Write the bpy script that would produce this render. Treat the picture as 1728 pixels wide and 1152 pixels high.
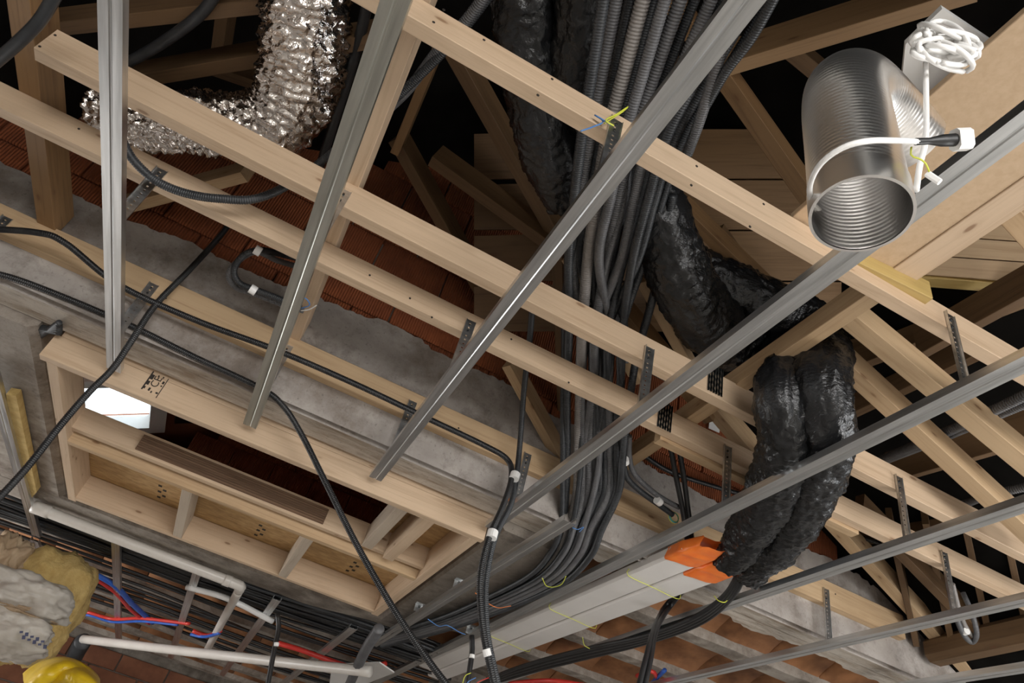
import bpy, bmesh, math, random
from mathutils import Vector, Matrix, noise
random.seed(7)
# ------------------------------------------------------------------ clearing
for o in list(bpy.data.objects): bpy.data.objects.remove(o, do_unlink=True)
scene = bpy.context.scene
COL = scene.collection
# ------------------------------------------------------------------ camera
CAMH = 1.3                    # eye height above the floor
F = 1180.0                    # focal length in pixels of the 1728 px wide frame
def _n(v): return v.normalized()
_a = _n(Vector((-665, 790, F)))
_b = Vector((4950, 2430, F)); _b = _n(_b - _a*_a.dot(_b))
_u = _a.cross(_b)
if _u.y > 0: _u = -_u
def c2w(v): return Vector((_b.dot(v), _a.dot(v), _u.dot(v)))
cam_d = bpy.data.cameras.new('camera'); cam = bpy.data.objects.new('camera', cam_d); COL.objects.link(cam)
cam_d.sensor_width = 36; cam_d.lens = F/1728*36; cam_d.clip_start = 0.05
rx, ry, rz = c2w(Vector((1,0,0))), -c2w(Vector((0,1,0))), -c2w(Vector((0,0,1)))
cam.matrix_world = Matrix(((rx.x,ry.x,rz.x,0),(rx.y,ry.y,rz.y,0),(rx.z,ry.z,rz.z,CAMH),(0,0,0,1)))
scene.camera = cam
# ------------------------------------------------------------------ world, lights, exposure
w = bpy.data.worlds.new('overcast'); scene.world = w; w.use_nodes = True
w.node_tree.nodes['Background'].inputs[0].default_value = (0.86, 0.93, 1.0, 1)
w.node_tree.nodes['Background'].inputs[1].default_value = 5.0
scene.view_settings.view_transform = 'Standard'; scene.view_settings.look = 'None'
scene.view_settings.gamma = 1; scene.view_settings.use_curve_mapping = False
scene.view_settings.exposure = -0.34
def area(name, loc, target, sx, sy, power, col=(1,0.97,0.93)):
    l = bpy.data.lights.new(name, 'AREA'); l.shape = 'RECTANGLE'; l.size = sx; l.size_y = sy; l.energy = power; l.color = col
    o = bpy.data.objects.new(name, l); COL.objects.link(o); o.location = loc
    d = Vector(target) - Vector(loc); o.rotation_euler = d.to_track_quat('-Z','Z').to_euler()
# daylight entering the window openings of the room behind and beside the camera
area('daylight_window_back', (0.9,-3.45,1.68), (0.9,2,1.95), 3.3, 1.15, 210)
area('daylight_window_right', (4.35,0.2,1.68), (0,0.9,1.9), 2.7, 1.15, 110)
area('daylight_window_left', (-3.85,6.6,1.15), (0,6.6,1.2), 1.9, 1.6, 105)

# ------------------------------------------------------------------ pixel -> place helpers (h = height above the eye)
def ray(px, py): return c2w(Vector((px-864, py-576, F)))/F
def W(x, y, h): return Vector((x, y, h+CAMH))
def PZ(px, py, h): r = ray(px,py); r = r*(h/r.z); return W(*r)
def PY(px, py, y): r = ray(px,py); r = r*(y/r.y); return W(*r)
def PX(px, py, x): r = ray(px,py); r = r*(x/r.x); return W(*r)
def PD(px, py, d): return W(*(ray(px,py)*d))
# ------------------------------------------------------------------ materials
def nt(name):
    m = bpy.data.materials.new(name); m.use_nodes = True
    return m, m.node_tree, m.node_tree.nodes['Principled BSDF']
def add(t, typ, **kw):
    n = t.nodes.new(typ)
    for k, v in kw.items(): setattr(n, k, v)
    return n
def coords(t, scale=(1,1,1), rnd=True):
    tc = add(t,'ShaderNodeTexCoord'); mp = add(t,'ShaderNodeMapping'); mp.inputs['Scale'].default_value = scale
    if rnd:
        oi = add(t,'ShaderNodeObjectInfo'); va = add(t,'ShaderNodeVectorMath', operation='ADD'); mu = add(t,'ShaderNodeMath', operation='MULTIPLY'); mu.inputs[1].default_value = 37.0
        t.links.new(oi.outputs['Random'], mu.inputs[0]); t.links.new(tc.outputs['Object'], va.inputs[0]); t.links.new(mu.outputs[0], va.inputs[1])
        t.links.new(va.outputs[0], mp.inputs['Vector'])
    else: t.links.new(tc.outputs['Object'], mp.inputs['Vector'])
    return mp.outputs['Vector']
def ramp(t, src, stops):
    r = add(t,'ShaderNodeValToRGB'); e = r.color_ramp.elements
    while len(e) < len(stops): e.new(0.5)
    for k, (p, c) in enumerate(stops): e[k].position = p; e[k].color = (*c, 1) if len(c) == 3 else c
    t.links.new(src, r.inputs[0]); return r.outputs[0]
def bump(t, b, src, strength=0.3, dist=0.005):
    bp = add(t,'ShaderNodeBump'); bp.inputs['Strength'].default_value = strength; bp.inputs['Distance'].default_value = dist
    t.links.new(src, bp.inputs['Height']); t.links.new(bp.outputs[0], b.inputs['Normal'])
def mix(t, f, a, b, blend='MIX'):
    m = add(t,'ShaderNodeMixRGB', blend_type=blend)
    for s, i in ((f,0),(a,1),(b,2)):
        if isinstance(s, float): m.inputs[i].default_value = s
        elif isinstance(s, tuple): m.inputs[i].default_value = (*s,1)
        else: t.links.new(s, m.inputs[i])
    return m.outputs[0]
def nz(t, vec, scale=1.0, detail=3.0, rough=0.55, out='Fac', dist=0.0):
    n = add(t,'ShaderNodeTexNoise'); n.inputs['Scale'].default_value = scale; n.inputs['Detail'].default_value = detail; n.inputs['Roughness'].default_value = rough; n.inputs['Distortion'].default_value = dist
    t.links.new(vec, n.inputs['Vector']); return n.outputs[out]
def wood(name, light, dark, knot=(0.16,0.07,0.03), rough=0.62, knots=True):
    m, t, b = nt(name)
    g = nz(t, coords(t,(1.6,42,42)), 1.0, 6.0, 0.68, dist=0.8)
    c = ramp(t, g, [(0.28,dark),(0.50,light),(0.75,tuple(min(1,x*1.12) for x in light))])
    big = nz(t, coords(t,(0.8,3,3)), 1.3, 2.0)
    c = mix(t, 0.35, c, ramp(t, big, [(0.35,dark),(0.65,light)]))
    if knots:
        v = add(t,'ShaderNodeTexVoronoi'); v.inputs['Scale'].default_value = 1.0; t.links.new(coords(t,(4.2,12,12)), v.inputs['Vector'])
        k = ramp(t, v.outputs['Distance'], [(0.0,(1,1,1)),(0.055,(1,1,1)),(0.10,(0,0,0))])
        c = mix(t, k, c, knot)
        k2 = ramp(t, v.outputs['Distance'], [(0.06,(0.45,0.45,0.45)),(0.24,(0,0,0))]); c = mix(t, k2, c, dark)
    t.links.new(c, b.inputs['Base Color']); b.inputs['Roughness'].default_value = rough
    bump(t, b, g, 0.25, 0.002); return m
def plain(name, c1, c2, scale=8.0, rough=0.5, metal=0.0, bs=0.0, bscale=40.0, bd=0.003, stretch=(1,1,1), detail=4.0, r2=None):
    m, t, b = nt(name)
    v = coords(t, stretch); n = nz(t, v, scale, detail)
    t.links.new(ramp(t, n, [(0.32,c1),(0.68,c2)]), b.inputs['Base Color'])
    b.inputs['Roughness'].default_value = rough; b.inputs['Metallic'].default_value = metal
    if r2 is not None:
        rr = add(t,'ShaderNodeMapRange'); rr.inputs[3].default_value = rough; rr.inputs[4].default_value = r2; t.links.new(n, rr.inputs[0]); t.links.new(rr.outputs[0], b.inputs['Roughness'])
    if bs: bump(t, b, nz(t, v, bscale, 4.0), bs, bd)
    return m
M = {}
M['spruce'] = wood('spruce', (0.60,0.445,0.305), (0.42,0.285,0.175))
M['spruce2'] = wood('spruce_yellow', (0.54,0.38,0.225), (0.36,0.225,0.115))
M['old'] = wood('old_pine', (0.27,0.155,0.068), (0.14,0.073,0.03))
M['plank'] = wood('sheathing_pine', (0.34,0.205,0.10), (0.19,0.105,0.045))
M['brown'] = wood('shaded_brown_pine', (0.155,0.088,0.040), (0.075,0.040,0.017))  # brown pine, darkened further so its colour carries the attic shade
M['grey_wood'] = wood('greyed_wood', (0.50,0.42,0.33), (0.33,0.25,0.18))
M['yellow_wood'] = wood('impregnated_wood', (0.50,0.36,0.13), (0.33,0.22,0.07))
M['osb'] = plain('osb', (0.36,0.21,0.08), (0.56,0.36,0.16), 16, 0.7, bs=0.3, bscale=60, stretch=(1,2.5,1))
M['mdf'] = plain('chipboard', (0.50,0.35,0.215), (0.56,0.40,0.255), 60, 0.65)
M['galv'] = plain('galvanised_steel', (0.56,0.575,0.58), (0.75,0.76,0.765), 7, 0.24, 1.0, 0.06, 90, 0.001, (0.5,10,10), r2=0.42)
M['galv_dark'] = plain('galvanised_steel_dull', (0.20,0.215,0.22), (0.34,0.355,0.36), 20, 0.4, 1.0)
M['galv_warm'] = plain('galvanised_steel_warm_reflection', (0.47,0.475,0.43), (0.65,0.655,0.60), 5, 0.26, 1.0, 0.06, 90, 0.001, (0.5,10,10), r2=0.42)  # olive tint stands in for a warm reflection on the steel
M['alu'] = plain('aluminium', (0.80,0.78,0.76), (0.90,0.885,0.87), 6, 0.30, 1.0, 0.03, 30, 0.001)
M['foil'] = plain('crumpled_foil', (0.80,0.74,0.70), (0.93,0.89,0.86), 9, 0.13, 1.0, 0.75, 34, 0.012, (1,1,1), 5)
M['bag'] = plain('black_plastic_film', (0.006,0.0065,0.007), (0.016,0.0165,0.018), 4, 0.15, 0.0, 0.7, 55, 0.008, (1,1,1.5), 5, r2=0.25)
M['conduit'] = plain('dark_conduit', (0.022,0.024,0.027), (0.040,0.043,0.047), 12, 0.42)
M['conduit_grey'] = plain('grey_conduit', (0.085,0.085,0.09), (0.13,0.13,0.135), 12, 0.42)
M['conduit_pale'] = plain('pale_grey_conduit', (0.20,0.185,0.175), (0.27,0.25,0.235), 12, 0.42)
M['cable'] = plain('black_cable', (0.010,0.010,0.011), (0.022,0.022,0.023), 14, 0.4)
M['white'] = plain('white_plastic', (0.80,0.79,0.77), (0.86,0.85,0.83), 6, 0.35)
M['pvc'] = plain('white_duct_plastic', (0.72,0.69,0.66), (0.78,0.75,0.72), 3, 0.30)
M['pipe'] = plain('grey_white_pipe', (0.62,0.58,0.53), (0.70,0.66,0.61), 5, 0.32)
M['orange'] = plain('orange_tape', (0.85,0.16,0.02), (0.95,0.24,0.04), 14, 0.3, bs=0.35, bscale=24, bd=0.006)
M['red'] = plain('red_sheath', (0.55,0.03,0.025), (0.65,0.05,0.035), 9, 0.4)
M['blue'] = plain('blue_sheath', (0.02,0.09,0.42), (0.035,0.13,0.52), 9, 0.4)
M['orange_wire'] = plain('orange_wire', (0.8,0.2,0.04), (0.9,0.26,0.06), 9, 0.4)
M['blue_wire'] = plain('light_blue_wire', (0.07,0.20,0.50), (0.10,0.27,0.6), 9, 0.4)
M['yellow_wire'] = plain('yellow_green_wire', (0.55,0.60,0.05), (0.68,0.70,0.10), 9, 0.4)
M['green_wire'] = plain('green_wire', (0.08,0.45,0.12), (0.12,0.55,0.18), 9, 0.4)
M['black'] = plain('black_rubber', (0.008,0.008,0.008), (0.014,0.014,0.014), 9, 0.45)
M['membrane'] = plain('roof_membrane', (0.005,0.0045,0.004), (0.010,0.009,0.008), 5, 0.8)
M['yellow'] = plain('yellow_sheet', (0.62,0.40,0.01), (0.78,0.54,0.02), 5, 0.35, bs=0.3, bscale=9, bd=0.02)
M['wool'] = plain('mineral_wool', (0.46,0.31,0.105), (0.62,0.45,0.18), 14, 0.95, bs=0.8, bscale=40, bd=0.012)
M['paper'] = plain('white_wrap', (0.42,0.385,0.34), (0.60,0.565,0.51), 5, 0.45, bs=0.4, bscale=12, bd=0.01)
M['kraft'] = plain('kraft_paper', (0.34,0.235,0.14), (0.46,0.34,0.22), 7, 0.7, bs=0.5, bscale=14, bd=0.01)
M['ink'] = plain('ink', (0.016,0.012,0.010), (0.03,0.022,0.016), 30, 0.8)
M['inkblue'] = plain('ink_blue', (0.06,0.07,0.14), (0.09,0.10,0.18), 30, 0.8)
M['plaster'] = plain('plaster_wall', (0.58,0.56,0.53), (0.66,0.64,0.61), 2, 0.9)
M['screed'] = plain('floor_screed', (0.48,0.455,0.42), (0.58,0.55,0.51), 1.2, 0.85)
M['terracotta'] = plain('terracotta_tile', (0.15,0.062,0.026), (0.42,0.19,0.08), 5, 0.85, bs=0.25, bscale=30, bd=0.004)
M['redbrick'] = plain('red_brick', (0.16,0.06,0.032), (0.26,0.105,0.055), 5, 0.9, bs=0.2, bscale=30)
M['rooftile'] = plain('clay_roof_underside', (0.32,0.12,0.06), (0.46,0.18,0.09), 4, 0.9, bs=0.2, bscale=20)
def concrete(name, lo, hi, stain, streak=(1,1,1)):
    m, t, b = nt(name); v = coords(t, rnd=False)
    c = ramp(t, nz(t, v, 5.0, 6.0, 0.62), [(0.3,lo),(0.7,hi)])
    s = nz(t, coords(t, streak, False), 2.6, 8.0, 0.72)
    c = mix(t, ramp(t, s, [(0.47,(0,0,0)),(0.66,(0.9,0.9,0.9))]), c, stain)
    s2 = nz(t, coords(t, streak, False), 7.0, 6.0, 0.7); c = mix(t, ramp(t, s2, [(0.52,(0,0,0)),(0.70,(0.6,0.6,0.6))]), c, tuple(x*0.6 for x in stain))
    sp = nz(t, v, 60.0, 2.0); c = mix(t, ramp(t, sp, [(0.62,(0,0,0)),(0.75,(0.5,0.5,0.5))]), c, tuple(x*0.35 for x in lo))
    t.links.new(c, b.inputs['Base Color']); b.inputs['Roughness'].default_value = 0.88
    bump(t, b, nz(t, v, 28.0, 5.0), 0.35, 0.006); return m
M['concrete'] = concrete('concrete', (0.27,0.235,0.20), (0.42,0.375,0.325), (0.15,0.115,0.09))
M['formed'] = concrete('board_marked_concrete', (0.46,0.41,0.35), (0.63,0.57,0.50), (0.30,0.225,0.16), (0.9,5,5))
M['mortar'] = concrete('mortar_smear', (0.31,0.275,0.25), (0.46,0.42,0.385), (0.20,0.16,0.13))
M['darkcon'] = concrete('stained_concrete', (0.21,0.18,0.15), (0.34,0.30,0.255), (0.12,0.095,0.075))
def grooved(name, c1, c2, pitch):
    m, t, b = nt(name); v = coords(t, rnd=False)
    oi = add(t,'ShaderNodeObjectInfo')
    c = ramp(t, nz(t, coords(t,(1,1,1)), 7.0, 4.0), [(0.3,c1),(0.7,c2)])
    c = mix(t, ramp(t, oi.outputs['Random'], [(0,(0,0,0)),(1,(0.4,0.4,0.4))]), c, tuple(x*0.6 for x in c1))
    t.links.new(c, b.inputs['Base Color']); b.inputs['Roughness'].default_value = 0.85
    wv = add(t,'ShaderNodeTexWave'); wv.bands_direction = 'X'; wv.inputs['Scale'].default_value = 0.314/pitch; wv.inputs['Distortion'].default_value = 0.0
    t.links.new(v, wv.inputs['Vector']); bump(t, b, wv.outputs['Fac'], 1.0, 0.006); return m
M['clay'] = grooved('grooved_clay', (0.23,0.060,0.020), (0.38,0.105,0.034), 0.013)
M['membrane'].node_tree.nodes['Principled BSDF'].inputs['Specular IOR Level'].default_value = 0.05
def ribbed_wood():
    m, t, b = nt('ribbed_brown_timber'); v = coords(t, rnd=False)
    t.links.new(ramp(t, nz(t, coords(t,(2,20,20)), 1.2, 4), [(0.3,(0.10,0.055,0.03)),(0.7,(0.21,0.125,0.075))]), b.inputs['Base Color']); b.inputs['Roughness'].default_value = 0.8
    return m
M['ribbed'] = ribbed_wood()
def glass():
    m, t, b = nt('window_glass'); out = t.nodes['Material Output']; t.nodes.remove(b)
    tr = add(t,'ShaderNodeBsdfTransparent'); tr.inputs[0].default_value = (0.93,0.96,0.96,1); gl = add(t,'ShaderNodeBsdfGlossy'); gl.inputs['Roughness'].default_value = 0.02
    mx = add(t,'ShaderNodeMixShader'); mx.inputs[0].default_value = 0.08; t.links.new(tr.outputs[0], mx.inputs[1]); t.links.new(gl.outputs[0], mx.inputs[2]); t.links.new(mx.outputs[0], out.inputs['Surface']); return m
M['glass'] = glass()

# ------------------------------------------------------------------ object helpers
def tag(o, label=None, cat=None, group=None, kind=None):
    if label: o['label'] = label
    if cat: o['category'] = cat
    if group: o['group'] = group
    if kind: o['kind'] = kind
    return o
def link(name, me, mat=None, parent=None, mw=None, **kw):
    o = bpy.data.objects.new(name, me); COL.objects.link(o)
    if mat is not None and me is not None and not me.materials: me.materials.append(M[mat] if isinstance(mat, str) else mat)
    if parent is not None:
        o.parent = parent; o.matrix_parent_inverse = MW[parent.name].inverted()
    if mw is None: mw = Matrix()
    o.matrix_world = mw if parent is None else mw
    if parent is not None: o.matrix_basis = mw
    MW[o.name] = mw
    return tag(o, **kw)
MW = {}
def empty(name, loc, **kw):
    o = bpy.data.objects.new(name, None); COL.objects.link(o); o.empty_display_size = 0.1; o.location = loc
    MW[o.name] = Matrix.Translation(loc); return tag(o, **kw)
def mesh(name, verts, faces, smooth=False):
    me = bpy.data.meshes.new(name); me.from_pydata([tuple(v) for v in verts], [], faces); me.validate(); me.update()
    bm = bmesh.new(); bm.from_mesh(me); bmesh.ops.recalc_face_normals(bm, faces=bm.faces); bm.to_mesh(me); bm.free()
    if smooth:
        for p in me.polygons: p.use_smooth = True
    return me
def frame(a, b, up=Vector((0,0,1))):
    x = (b-a).normalized(); up = Vector(up)
    if abs(x.dot(up.normalized())) > 0.98: up = Vector((0,1,0))
    y = up.cross(x).normalized(); z = x.cross(y)
    return x, y, z
def prism(prof, L, n=1, closed=True, wob=0.0, seed=0):
    """extrude a yz profile along local x (0..L)"""
    vs, fs = [], []; k = len(prof)
    for i in range(n+1):
        for (y, z) in prof:
            d = noise.noise(Vector((i*0.7+seed, y*9, z*9)))*wob if wob else 0
            vs.append((L*i/n, y+d, z+d))
    for i in range(n):
        for j in range(k if closed else k-1):
            q = (j+1) % k; fs.append((i*k+j, i*k+q, (i+1)*k+q, (i+1)*k+j))
    if closed: fs.append(tuple(range(k))); fs.append(tuple(range(n*k, (n+1)*k))[::-1])
    return vs, fs
def chbox(wd, ht, c):
    a, b = wd/2, ht/2
    return [(-a+c,-b),(a-c,-b),(a,-b+c),(a,b-c),(a-c,b),(-a+c,b),(-a,b-c),(-a,-b+c)]
def timber(name, a, b, wd, ht, mat, up=(0,0,1), parent=None, ch=0.0018, wob=0.0, n=1, **kw):
    a, b = Vector(a), Vector(b); x, y, z = frame(a, b, up)
    vs, fs = prism(chbox(wd, ht, min(ch, wd*0.3, ht*0.3)), (b-a).length, n, wob=wob, seed=a.x*7+a.y)
    mw = Matrix(((x.x,y.x,z.x,a.x),(x.y,y.y,z.y,a.y),(x.z,y.z,z.z,a.z),(0,0,0,1)))
    return link(name, mesh(name, vs, fs), mat, parent, mw, **kw)
def xbeam(name, x0, x1, y0, y1, h0, h1, mat, **kw): return timber(name, W(x0,(y0+y1)/2,(h0+h1)/2), W(x1,(y0+y1)/2,(h0+h1)/2), y1-y0, h1-h0, mat, **kw)
def ybeam(name, x0, x1, y0, y1, h0, h1, mat, **kw): return timber(name, W((x0+x1)/2,y0,(h0+h1)/2), W((x0+x1)/2,y1,(h0+h1)/2), x1-x0, h1-h0, mat, **kw)
def slab(name, corners, th, mat, parent=None, smooth=False, **kw):
    """a flat polygon with thickness, corners are world points; thickened away from the eye"""
    cs = [Vector(c) for c in corners]; nrm = (cs[1]-cs[0]).cross(cs[2]-cs[1]).normalized()
    eye = Vector((0,0,CAMH))
    if nrm.dot(cs[0]-eye) < 0: nrm = -nrm
    o0 = cs[0].copy(); k = len(cs)
    x = (cs[1]-cs[0]).normalized(); y = nrm.cross(x)
    mw = Matrix(((x.x,y.x,nrm.x,o0.x),(x.y,y.y,nrm.y,o0.y),(x.z,y.z,nrm.z,o0.z),(0,0,0,1))); inv = mw.inverted()
    vs = [inv @ c for c in cs] + [inv @ (c+nrm*th) for c in cs]
    fs = [tuple(range(k)), tuple(range(2*k-1,k-1,-1))] + [(i,(i+1)%k,(i+1)%k+k,i+k) for i in range(k)]
    return link(name, mesh(name, vs, fs), mat, parent, mw, **kw)
def spline(pts, step):
    p = [Vector(q) for q in pts]
    if len(p) == 2: p = [p[0], p[0].lerp(p[1],0.5), p[1]]
    p = [p[0]*2-p[1]] + p + [p[-1]*2-p[-2]]
    dense = []
    for i in range(1, len(p)-2):
        for k in range(16):
            t = k/16; a,b,c,d = p[i-1],p[i],p[i+1],p[i+2]
            dense.append(0.5*((2*b)+(c-a)*t+(2*a-5*b+4*c-d)*t*t+(3*b-a-3*c+d)*t**3))
    dense.append(p[-2])
    L = [0]
    for i in range(1,len(dense)): L.append(L[-1]+(dense[i]-dense[i-1]).length)
    n = max(4, int(L[-1]/step)); out = []; j = 0
    for i in range(n+1):
        s = L[-1]*i/n
        while j < len(L)-2 and L[j+1] < s: j += 1
        f = (s-L[j])/max(1e-9, L[j+1]-L[j]); out.append(dense[j].lerp(dense[j+1], min(1,max(0,f))))
    return out, L[-1]
def frames(path):
    T = [(path[min(i+1,len(path)-1)]-path[max(i-1,0)]).normalized() for i in range(len(path))]
    u = Vector((0,0,1)) if abs(T[0].z) < 0.9 else Vector((1,0,0)); u = (u-T[0]*u.dot(T[0])).normalized(); res = []
    for t in T:
        u = (u-t*u.dot(t)).normalized(); res.append((t, u, t.cross(u)))
    return res
def tubemesh(name, pts, r, seg=8, step=0.03, rf=None, rib=None, caps=True, org=None):
    """tube along a spline; r radius or list of radii at the control points; rib=(pitch, amp) gives a corrugated wall"""
    if rib: step = rib[0]/4
    path, L = spline(pts, step); fr = frames(path); n = len(path)
    rr = r if isinstance(r,(list,tuple)) else [r, r]
    o = Vector(org) if org is not None else path[0]; vs = []
    for i in range(n):
        s = i/(n-1); q = s*(len(rr)-1); k = min(int(q), len(rr)-2); rad = rr[k]+(rr[k+1]-rr[k])*(q-k)
        if rib: rad += rib[1]*(-1.0,0.35,1.0,0.35)[i % 4]
        t, u, v = fr[i]
        for j in range(seg):
            th = 2*math.pi*j/seg; R = rad
            if rf: R += rf(s*L, th, path[i])
            vs.append(path[i]+u*(math.cos(th)*R)+v*(math.sin(th)*R)-o)
    fs = [(i*seg+j, i*seg+(j+1)%seg, (i+1)*seg+(j+1)%seg, (i+1)*seg+j) for i in range(n-1) for j in range(seg)]
    if caps: fs += [tuple(range(seg))[::-1], tuple(range((n-1)*seg, n*seg))]
    me = bpy.data.meshes.new(name); me.from_pydata([tuple(v) for v in vs], [], fs); me.update()
    for p in me.polygons: p.use_smooth = True
    return me, o
def tube(name, pts, r, mat, parent=None, **kw):
    tk = {k: kw.pop(k) for k in ('seg','step','rf','rib','caps') if k in kw}
    me, o = tubemesh(name, pts, r, **tk); return link(name, me, mat, parent, Matrix.Translation(o), **kw)
def box_on(name, c, x, y, z, sx, sy, sz, mat, parent=None, ch=0.0, **kw):
    x, y, z = Vector(x).normalized(), Vector(y).normalized(), Vector(z).normalized(); c = Vector(c)
    vs, fs = prism(chbox(sy, sz, ch) if ch else [(-sy/2,-sz/2),(sy/2,-sz/2),(sy/2,sz/2),(-sy/2,sz/2)], sx)
    vs = [(v[0]-sx/2, v[1], v[2]) for v in vs]
    mw = Matrix(((x.x,y.x,z.x,c.x),(x.y,y.y,z.y,c.y),(x.z,y.z,z.z,c.z),(0,0,0,1)))
    return link(name, mesh(name, vs, fs), mat, parent, mw, **kw)
X, Y, Z = Vector((1,0,0)), Vector((0,1,0)), Vector((0,0,1))

# ================================================================== THE SETTING
def st(o): o['kind'] = 'structure'; return o
st(slab('floor', [W(-4,-3.6,-CAMH),W(4.5,-3.6,-CAMH),W(4.5,11.1,-CAMH),W(-4,11.1,-CAMH)], 0.1, 'screed'))
def wall_with_holes(name, P, u0, u1, v0, v1, holes, mat, th):
    """P(u,v) -> world; real openings left in a wall of thickness th (vector)"""
    us = sorted({u0,u1,*[h[0] for h in holes],*[h[1] for h in holes]}); vv = sorted({v0,v1,*[h[2] for h in holes],*[h[3] for h in holes]})
    vs, fs = [], []
    for i in range(len(us)-1):
        for j in range(len(vv)-1):
            cu, cv = (us[i]+us[i+1])/2, (vv[j]+vv[j+1])/2
            if any(h[0] < cu < h[1] and h[2] < cv < h[3] for h in holes): continue
            q = [P(us[i],vv[j]),P(us[i+1],vv[j]),P(us[i+1],vv[j+1]),P(us[i],vv[j+1])]; b = len(vs)
            vs += q + [p+th for p in q]
            fs += [(b,b+1,b+2,b+3),(b+7,b+6,b+5,b+4)] + [(b+k,b+(k+1)%4,b+(k+1)%4+4,b+k+4) for k in range(4)]
    return st(link(name, mesh(name, vs, fs), mat))
wall_with_holes('wall_back', lambda u,v: W(u,-3.6,v), -4, 4.5, -CAMH, 4.0, [(-0.8,2.6,-0.22,0.97)], 'plaster', Vector((0,-0.2,0)))
wall_with_holes('wall_right', lambda u,v: W(4.5,u,v), -3.6, 11.1, -CAMH, 4.0, [(-1.2,1.6,-0.22,0.97)], 'plaster', Vector((0.2,0,0)))
wall_with_holes('wall_left', lambda u,v: W(-4,u,v), -3.6, 11.1, -CAMH, 4.0, [(5.6,7.6,-1.05,0.75)], 'plaster', Vector((-0.2,0,0)))
# far wall of red brick courses (each course piece a brick)
far = st(slab('wall_far', [W(-4,11.1,-CAMH),W(4.5,11.1,-CAMH),W(4.5,11.1,4.0),W(-4,11.1,4.0)], 0.2, 'darkcon'))
bme = None
for r in range(7):
    for c in range(8):
        x0 = -3.9 + c*0.62 + (0.31 if r % 2 else 0); h0 = 0.0 + r*0.22
        vs, fs = prism(chbox(0.05,0.205,0.006), 0.60)
        if bme is None: bme = mesh('brick', vs, fs)
        link('brick', bme, 'redbrick', far, Matrix.Translation(W(x0,11.08,h0+0.11)))
# roof: black underlay on two slopes, clay underside beyond the gable; skylight opening in the left slope
RH, RS, RXC = 3.47, 0.55, 0.35
def roofL(u, v): return W(RXC-u, v, RH-u*RS)
def roofR(u, v): return W(RXC+u, v, RH-u*RS)
UP = Vector((0,0,0.08))
wall_with_holes('ceiling', roofL, 0, 4.5, -3.7, 3.0, [], 'membrane', UP)
wall_with_holes('ceiling', roofR, 0, 4.4, -3.7, 3.0, [], 'membrane', UP)
SK = (1.50, 2.20, 5.45, 6.28)
wall_with_holes('ceiling', roofL, 0, 4.5, 3.0, 11.2, [SK], 'rooftile', UP)
wall_with_holes('ceiling', roofR, 0, 3.25, 3.0, 11.2, [], 'rooftile', UP)

st(slab('ceiling', [W(-4,-3.6,1.385),W(4.5,-3.6,1.385),W(4.5,-1.1,1.385),W(-4,-1.1,1.385)], 0.0125, 'plaster'))   # unseen plasterboard, added behind the camera to keep window light out of the attic
# gable wall of grooved clay blocks on a concrete ring beam
gab = empty('wall_gable', W(0.5,2.94,1.5), kind='structure')
def gable_top(x): return RH - abs(x-RXC)*RS - 0.02
ROWS, BL, BH = 7, 0.37, 0.235
blk = {}
for r in range(ROWS):
    for c in range(-9, 10):
        x0 = 0.33 + c*(BL+0.008) + (0.19 if r % 2 else 0); h0 = 1.86 + r*(BH+0.008)
        if h0 + BH > max(gable_top(x0), gable_top(x0+BL)) + 0.06 or x0 < -3.0: continue
        key = 'b'
        if key not in blk:
            vs, fs = prism(chbox(0.26, BH, 0.006), BL); blk[key] = mesh('clay_block', vs, fs)
        link('clay_block', blk[key], 'clay', gab, Matrix.Translation(W(x0, 2.945, h0+BH/2)))
# mortar core closes the joints
link('mortar_core', mesh('mortar_core', [W(-3.4,2.86,1.6),W(3.2,2.86,1.6),W(3.2,2.86,1.86),W(0.4,2.86,3.38),W(-3.0,2.86,1.75)] + [W(-3.4,3.05,1.6),W(3.2,3.05,1.6),W(3.2,3.05,1.86),W(0.4,3.05,3.38),W(-3.0,3.05,1.75)],
     [(0,1,2,3,4),(9,8,7,6,5),(0,1,6,5),(1,2,7,6),(2,3,8,7),(3,4,9,8),(4,0,5,9)]), 'darkcon', gab)
att = empty('wall_attic', W(0,6.45,2.4), kind='structure')
for r in range(6):
    for c in range(-7, 6):
        x0 = 0.1+c*(BL+0.008)+(0.19 if r % 2 else 0); h0 = 1.78+r*(BH+0.008)
        if h0+BH > gable_top(x0)-0.05 and h0+BH > gable_top(x0+BL)-0.05: continue
        link('clay_block', blk['b'], 'clay', att, Matrix.Translation(W(x0,6.56,h0+BH/2)))
# ring beam: upper face rough concrete with a ragged mortar edge, board-marked soffit
def ragged_band(name, x0, x1, ybase, h0, top, depth, mat, parent):
    n = int((x1-x0)/0.02); vs, fs = [], []
    for i in range(n+1):
        x = x0+(x1-x0)*i/n; h = top(x) + 0.05*noise.noise(Vector((x*3,1,0))) + 0.022*noise.noise(Vector((x*14,2,0))) + 0.014*noise.noise(Vector((x*50,5,0)))
        vs += [W(x,ybase,h0), W(x,ybase-depth*0.0,(h0+h)/2), W(x,ybase+0.003,h), W(x,ybase+depth,h), W(x,ybase+depth,h0)]
    for i in range(n):
        for j in range(4): fs.append((i*5+j,i*5+j+1,(i+1)*5+j+1,(i+1)*5+j))
    return link(name, mesh(name, vs, fs), mat, parent)
def smear_top(x):
    return min(2.03 + 0.05*math.sin(x*1.4+0.6) - min(0.06, max(0,x-0.5)*0.10), gable_top(x)+0.03)
ragged_band('mortar_smear', -3.2, 3.85, 2.802, 1.47, smear_top, 0.05, 'mortar', gab)
rb = empty('wall_ring_beam', W(0,2.95,1.5), kind='structure')
xbeam('beam_body', -3.4, 4.4, 2.806, 3.085, 1.50, 1.87, 'formed', parent=rb, ch=0.012)
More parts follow.
